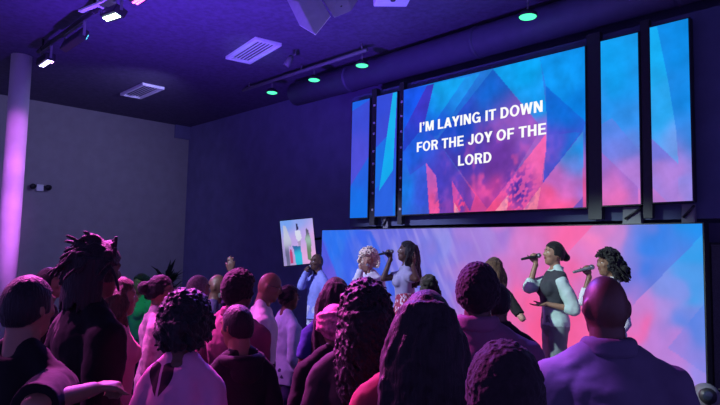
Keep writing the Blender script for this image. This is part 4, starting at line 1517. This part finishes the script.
def heart_print(m, cx, cz, sc):
    nt = m.node_tree
    b_ = nt.nodes['Principled BSDF']
    src = b_.inputs['Base Color'].links[0].from_socket
    tc = nt.nodes.new('ShaderNodeTexCoord')
    sp_ = nt.nodes.new('ShaderNodeSeparateXYZ')
    nt.links.new(tc.outputs['Object'], sp_.inputs[0])

    def mth(op, a, c=None):
        n = nt.nodes.new('ShaderNodeMath')
        n.operation = op
        for i, v in enumerate((a, c)):
            if v is None:
                continue
            if isinstance(v, (int, float)):
                n.inputs[i].default_value = v
            else:
                nt.links.new(v, n.inputs[i])
        return n.outputs[0]
    x = mth('DIVIDE', mth('SUBTRACT', sp_.outputs[0], cx), sc)
    z = mth('DIVIDE', mth('SUBTRACT', sp_.outputs[2], cz), sc)
    ax = mth('ABSOLUTE', x)
    # heart: x^2 + (z - 0.8 sqrt|x|)^2 < 1 with a pale centre line
    q_ = mth('SUBTRACT', z, mth('MULTIPLY', mth('SQRT', ax), 0.85))
    inside_ = mth('LESS_THAN', mth('ADD', mth('POWER', ax, 2.0), mth('POWER', mth('ABSOLUTE', q_), 2.0)), 1.0)
    gap = mth('GREATER_THAN', ax, 0.10)
    back = mth('LESS_THAN', sp_.outputs[1], 0.0)
    f_ = mth('MULTIPLY', mth('MULTIPLY', inside_, gap), back)
    mx = nt.nodes.new('ShaderNodeMix')
    mx.data_type = 'RGBA'
    nt.links.new(f_, mx.inputs[0])
    nt.links.new(src, mx.inputs[6])
    mx.inputs[7].default_value = (0.03, 0.008, 0.02, 1)
    nt.links.new(mx.outputs[2], b_.inputs['Base Color'])


heart_print(C_print, -0.06, 1.335, 0.06)

# lacy flower texture of the woman with glasses
C_lace = mat('pale_patterned_blouse', (0.50, 0.36, 0.42), 0.85, noise=0.35, scale=22, bump=0.3, bump_scale=14)

# red and white patterned skirt
C_skirt = bpy.data.materials.new('red_white_skirt')
C_skirt.use_nodes = True
_nt = C_skirt.node_tree
_b = _nt.nodes['Principled BSDF']
_b.inputs['Roughness'].default_value = 0.85
_tc = _nt.nodes.new('ShaderNodeTexCoord')
_mp = _nt.nodes.new('ShaderNodeMapping')
_mp.inputs['Scale'].default_value = (1, 1, 0.6)
_vo = _nt.nodes.new('ShaderNodeTexVoronoi')
_vo.inputs['Scale'].default_value = 38
_rp = _nt.nodes.new('ShaderNodeValToRGB')
_rp.color_ramp.interpolation = 'CONSTANT'
_rp.color_ramp.elements[0].color = (0.62, 0.52, 0.55, 1)
_rp.color_ramp.elements[1].position = 0.42
_rp.color_ramp.elements[1].color = (0.33, 0.035, 0.07, 1)
_nt.links.new(_tc.outputs['Object'], _mp.inputs[0])
_nt.links.new(_mp.outputs[0], _vo.inputs['Vector'])
_nt.links.new(_vo.outputs['Distance'], _rp.inputs[0])
_nt.links.new(_rp.outputs[0], _b.inputs['Base Color'])


def jacket(m, **k):
    d = dict(m=m, g=0.030, z0=0.78, z1=1.475, sleeve=1.95, collar=0.006, name='jacket')
    d.update(k)
    return d


def shirt(m, **k):
    d = dict(m=m, g=0.014, z0=0.83, sleeve=1.9)
    d.update(k)
    return d


def tee(m, **k):
    return shirt(m, sleeve=0.62, **k)


FWD = np.array((-0.723, 0.691, 0.000))      # horizontal directions of the hall seen from the back
RGT = np.array((0.691, 0.723, 0.000))
UP = np.array((0, 0, 1.0))
FULL = {}

# ---- the crowd, far rows first
person('person with long black hair lit green at the back, by the grey wall', (-6.841, 3.045, 0.0), 1.602, 196.3, 'f', SKIN_M, ('long', H_BLACK, {'len': 0.45}), shirt(C_green), voxel=0.012)
def hold_up(wr, d=UP, n=None):
    return dict(w=wr, e=-UP + RGT * 0.3, d=d, n=FWD if n is None else n, curl=(8, 12, 10), spread=8)
person('bearded bald man in dark purple shirt raising one hand', (-5.078, 2.994, 0.0), 1.663, -38.7, 'm', SKIN_D, None, shirt(C_purple), armL=hold_up((-5.029, 3.116, 1.678)), beard=H_GREY, group='people standing in the crowd')
person('woman in pale blue shirt, short dark hair in a bun and glasses', (-4.453, 3.366, 0.0), 1.590, -11.7, 'f', SKIN_D, ('bun', H_BLACK, {'r': 0.05, 'rough': 0.02, 'at': (0, -0.10, 1.68)}), shirt(C_paleblue, z0=0.80, sleeve=1.5), dict(m=C_navytr), glasses=True, width=1.3)
person('bald man with glasses in white shirt, head bowed', (-4.098, 2.849, 0.0), 1.733, -33.7, 'm', SKIN_M, None, shirt(C_white, collar=0.0), head=(0, -16), glasses=True, width=1.05)
person('man with close-cropped hair between the glasses woman and bearded man', (-4.564, 2.513, 0.0), 1.680, -3.7, 'm', SKIN_D, ('buzz', H_GREY), shirt(C_black))
person('person with pink-lit face behind the leftmost head', (-5.204, 1.548, 0.0), 1.723, -28.7, 'm', SKIN_M, ('buzz', H_BLACK), shirt(C_black))
person('woman with pulled-back hair and glasses in pale patterned blouse', (-4.400, 2.101, 0.0), 1.695, -25.7, 'f', SKIN_M, ('bun', H_BLACK, {'r': 0.055, 'rough': 0.015, 'at': (0, -0.11, 1.66)}), shirt(C_lace, sleeve=1.6, z0=0.76, g=0.024), glasses=True, width=1.15)
person('woman with reddish-lit bob hair and pink top beside the dreadlocked man', (-3.911, 1.595, 0.0), 1.708, -15.7, 'f', SKIN_M, ('long', H_BROWN, {'len': 0.27, 'wave': 0.012}), shirt(C_pink, sleeve=0.7))
person('person in dark bun and black top behind the long-haired woman', (-2.906, 3.521, 0.0), 1.692, 31.3, 'f', SKIN_D, ('bun', H_AFRO, {'r': 0.065, 'rough': 0.03, 'at': (0, -0.05, 1.755)}), shirt(C_black))
person('woman with long straight black hair and blue tee, before the blue-shirted singer', (-3.241, 2.876, 0.0), 1.722, 41.3, 'f', SKIN_D, ('long', H_BLACK, {'len': 0.50}), tee(C_navy, g=0.02), width=1.1)
person('man with short afro in wine red jacket', (-3.378, 2.145, 0.0), 1.777, 4.3, 'm', SKIN_D, ('afro', H_AFRO, {'grow': 0.018}), jacket(C_wine, g=0.036), width=1.18)
person('man in black jacket half hidden behind the mauve-jacketed man', (-2.103, 3.193, 0.0), 1.732, 34.3, 'm', SKIN_D, ('buzz', H_BLACK), jacket(C_black))
person('person in patterned pink-lit headwrap and black top', (-2.649, 2.348, 0.0), 1.604, 66.3, 'f', SKIN_D, ('wrap', C_wrap), shirt(C_black, g=0.025), width=1.2)
person('boy with cropped hair in dark hoodie, face turned left', (-2.726, 1.757, 0.0), 1.612, 81.3, 'm', SKIN_M, ('buzz', H_BLACK), shirt(C_black, g=0.026, hood=True, name='hoodie'), head=(-15, -6), width=0.86)
person('man with short round afro in mauve jacket, before the video wall', (-1.708, 2.430, 0.0), 1.863, 32.3, 'm', SKIN_D, ('afro', H_AFRO, {'grow': 0.017}), jacket(C_mauve, collar=0.012), width=1.12)
person('woman with shoulder-length curls and black jacket, left of the long-haired woman', (-1.942, 1.904, 0.0), 1.773, 36.3, 'f', SKIN_D, ('curls', H_BLACK, {'grow': 0.028, 'drop': 0.40, 'n': 900, 'nd': 260, 'flare': 0.55}), jacket(C_black), width=1.1)
person('tall man with raised dreadlocks in black jacket', (-3.086, 1.121, 0.0), 1.959, 4.3, 'm', SKIN_D, ('dreads', H_BLACK), jacket(C_jet, sleeve=1.9), width=1.05, head=(0, -4))
person('curly-haired girl in pale top with dark heart print', (-2.412, 1.274, 0.0), 1.716, 40.3, 'f', SKIN_D, ('curls', H_BLACK, {'grow': 0.024, 'drop': 0.12, 'n': 1200, 'nd': 120, 'flare': 0.2}), shirt(C_print, sleeve=0.7, g=0.020, z0=0.74), width=0.9)
person('person in black at the left edge with one bare forearm bent', (-2.606, 0.701, 0.0), 1.780, 31.3, 'm', SKIN_M, ('buzz', H_BLACK), shirt(C_jet, g=0.024, sleeve=0.98), armR=dict(w=(-2.312, 0.869, 1.376), e=-FWD - RGT * 0.2, n=-UP, curl=(50, 60, 40)), width=0.95)
person('bald man in black suit, biggest figure at the right', (-1.017, 2.284, 0.0), 1.833, 44.3, 'm', SKIN_D, None, jacket(C_suit, g=0.034, collar=0.012), width=1.13)
person('woman with very long wavy hair and dark red jacket, in the middle', (-1.462, 1.754, 0.0), 1.766, 38.3, 'f', SKIN_D, ('long', H_BLACK, {'len': 0.72, 'wide': 0.132, 'wave': 0.016, 'flare': 0.5, 'n': 170}), jacket(C_red, g=0.026), width=1.25)
person('person with rounded cropped hair at the bottom edge, nearest the camera', (-0.844, 1.322, 0.0), 1.683, 42.3, 'm', SKIN_D, ('afro', H_AFRO, {'grow': 0.018, 'low': -0.6}), jacket(C_black), width=1.0)

# ---- the singers
GS = 'singers on the stage'
M_micbody = mat('microphone_body', (0.02, 0.02, 0.024), 0.35, noise=0.05)
M_grille2 = mat('microphone_grille', (0.35, 0.35, 0.38), 0.35, 0.8, noise=0.2, scale=200)


def microphone(tail, tip, label, body_m=M_micbody):
    tail, tip = np.array(tail, float), np.array(tip, float)
    d = tip - tail
    L_ = np.linalg.norm(d)
    d = d / L_
    r = empty('handheld_microphone', tuple(tail), Vector(d).to_track_quat('Z', 'Y').to_euler())
    tag(r, label, 'microphone', 'microphones held by the singers')
    b = MB()
    b.tube([(0, 0, 0), (0, 0, 0.012), (0, 0, L_ - 0.06), (0, 0, L_ - 0.035)], [0.010, 0.0125, 0.0165, 0.021], 16)
    b.build('handle', body_m, r)
    b = MB()
    b.ell((0, 0, L_ - 0.022), (0.026, 0.026, 0.026), 18, 12)
    b.build('grille_head', M_grille2, r)
    b = MB()
    b.tube([(0, 0, L_ - 0.040), (0, 0, L_ - 0.033)], 0.0235, 18)
    b.build('ring', M_greymetal, r)
    return r


def grip(tail, tip, n, d_hint, frac=0.55, e=(0, 0, -1), side=None):
    """arm spec that closes a hand round a microphone; n points from the palm to the handle"""
    tail, tip = np.array(tail, float), np.array(tip, float)
    m = unit(tip - tail)
    c = tail + (tip - tail) * frac
    n = unit(np.array(n) - m * np.dot(n, m))
    d = unit(np.cross(m, n))
    if np.dot(d, d_hint) < 0:
        d = -d
    return dict(w=c - n * 0.033 - d * 0.075, d=d, n=n, curl=(72, 78, 40), spread=0, thumb=40, e=e, side=side)


# man in periwinkle shirt, on the low step left of the stage
a0, a1 = (-6.680, 5.324, 1.569), (-6.640, 5.422, 1.703)
person('singing man in periwinkle shirt, left of the video wall', (-6.607, 5.508, 0.13), 1.740, 171.3, 'm', SKIN_D, None, shirt(C_perw, sleeve=1.85, collar=0.0), dict(m=C_palepants),
       armR=grip(a0, a1, FWD * 0.4 + RGT, UP, 0.5, e=-UP - RGT * 0.4), armL=None, group=GS, mouth_open=True, voxel=0.008)
microphone(a0, a1, 'microphone held by the man in periwinkle shirt')
a0, a1 = (-5.310, 5.194, 1.639), (-5.309, 5.238, 1.762)
person('singer with big blond curls in white shirt', (-5.422, 5.357, 0.35), 1.617, 211.3, 'f', SKIN_S, ('curls', H_BLOND, {'grow': 0.062, 'n': 760, 'curl': 0.014, 'thick': 0.006, 'open': 0.12, 'face': 0.15}), shirt(C_white, sleeve=1.85, g=0.022, collar=0.0), dict(m=C_bluejean),
       armR=grip(a0, a1, FWD, RGT, 0.5, e=-UP - RGT * 0.25), group=GS, mouth_open=True, voxel=0.008, width=1.05)
microphone(a0, a1, 'microphone held upright by the blond curly singer')
a0, a1 = (-4.921, 5.020, 1.882), (-4.798, 5.143, 1.925)
person('singer with long dark hair, pale top and red patterned skirt', (-4.692, 5.239, 0.35), 1.703, 138.3, 'f', SKIN_D, ('long', H_BLACK, {'len': 0.50, 'wave': 0.012, 'back': 0.05}), tee(C_lav, z0=1.08), dict(type='skirt', m=C_skirt, z0=0.30, z1=1.15),
       armR=grip(a0, a1, -FWD, UP, 0.72, e=-UP + FWD * 0.2), armL=dict(w=(-4.483, 5.130, 1.763), e=-UP - FWD * 0.3 - RGT * 0.2, d=UP + RGT * 0.25, n=-RGT, curl=(12, 20, 15), spread=8),
       head=(0, 10), group=GS, mouth_open=True, voxel=0.008, width=1.08)
microphone(a0, a1, 'dark microphone held level by the singer in patterned skirt')
person('brown-haired woman on stage, seen behind the afro man, one arm out', (-3.277, 4.924, 0.35), 1.536, 11.3, 'f', SKIN_L, ('long', H_BROWN, {'len': 0.52, 'wave': 0.006}), shirt(C_black, sleeve=0.85, z0=0.9), dict(type='skirt', m=C_pink, z0=0.2),
       armR=dict(w=(-3.139, 5.054, 1.408), e=-FWD - UP * 0.2, d=-UP * 0.7 + RGT, n=-UP - RGT * 0.3, curl=(10, 15, 10), spread=10), group=GS, voxel=0.008)
a0, a1 = (-3.261, 5.379, 1.868), (-3.120, 5.521, 1.916)
person('singer in charcoal vest over mint shirt with low hair bun', (-3.023, 5.606, 0.35), 1.705, 141.3, 'f', SKIN_S, ('bun', H_BLACK, {'at': (0, -0.122, 1.605), 'r': 0.042}),
       [shirt(C_mint, sleeve=1.35, g=0.016, puff=0.010, z0=0.90, collar=0.002), dict(m=C_vest, g=0.028, z0=1.10, z1=1.455, sleeve=0, name='vest')], dict(m=C_jean, g=0.012),
       armR=grip(a0, a1, -FWD, UP, 0.70, e=-UP + FWD * 0.1), armL=dict(w=(-2.997, 5.416, 1.441), e=RGT - UP * 0.4 - FWD * 0.4, d=-RGT - UP * 0.15, n=UP, curl=(10, 14, 10), spread=8),
       head=(0, 4), group=GS, mouth_open=False, voxel=0.008, earring=True, width=1.05)
microphone(a0, a1, 'black microphone held level by the singer in vest')
a0, a1 = (-2.640, 5.242, 1.763), (-2.504, 5.377, 1.820)
person('singer with dark teal-lit curls, mostly hidden behind the bald man', (-2.402, 5.465, 0.35), 1.638, 138.3, 'f', SKIN_M, ('curls', H_BLACK, {'grow': 0.026, 'drop': 0.20, 'n': 420, 'nd': 110, 'curl': 0.02}), shirt(C_white, sleeve=1.5), dict(m=C_jean),
       armR=grip(a0, a1, -FWD, UP, 0.72, e=-UP + FWD * 0.1), group=GS, voxel=0.008)
microphone(a0, a1, 'microphone held level by the teal-lit curly singer', M_greymetal)
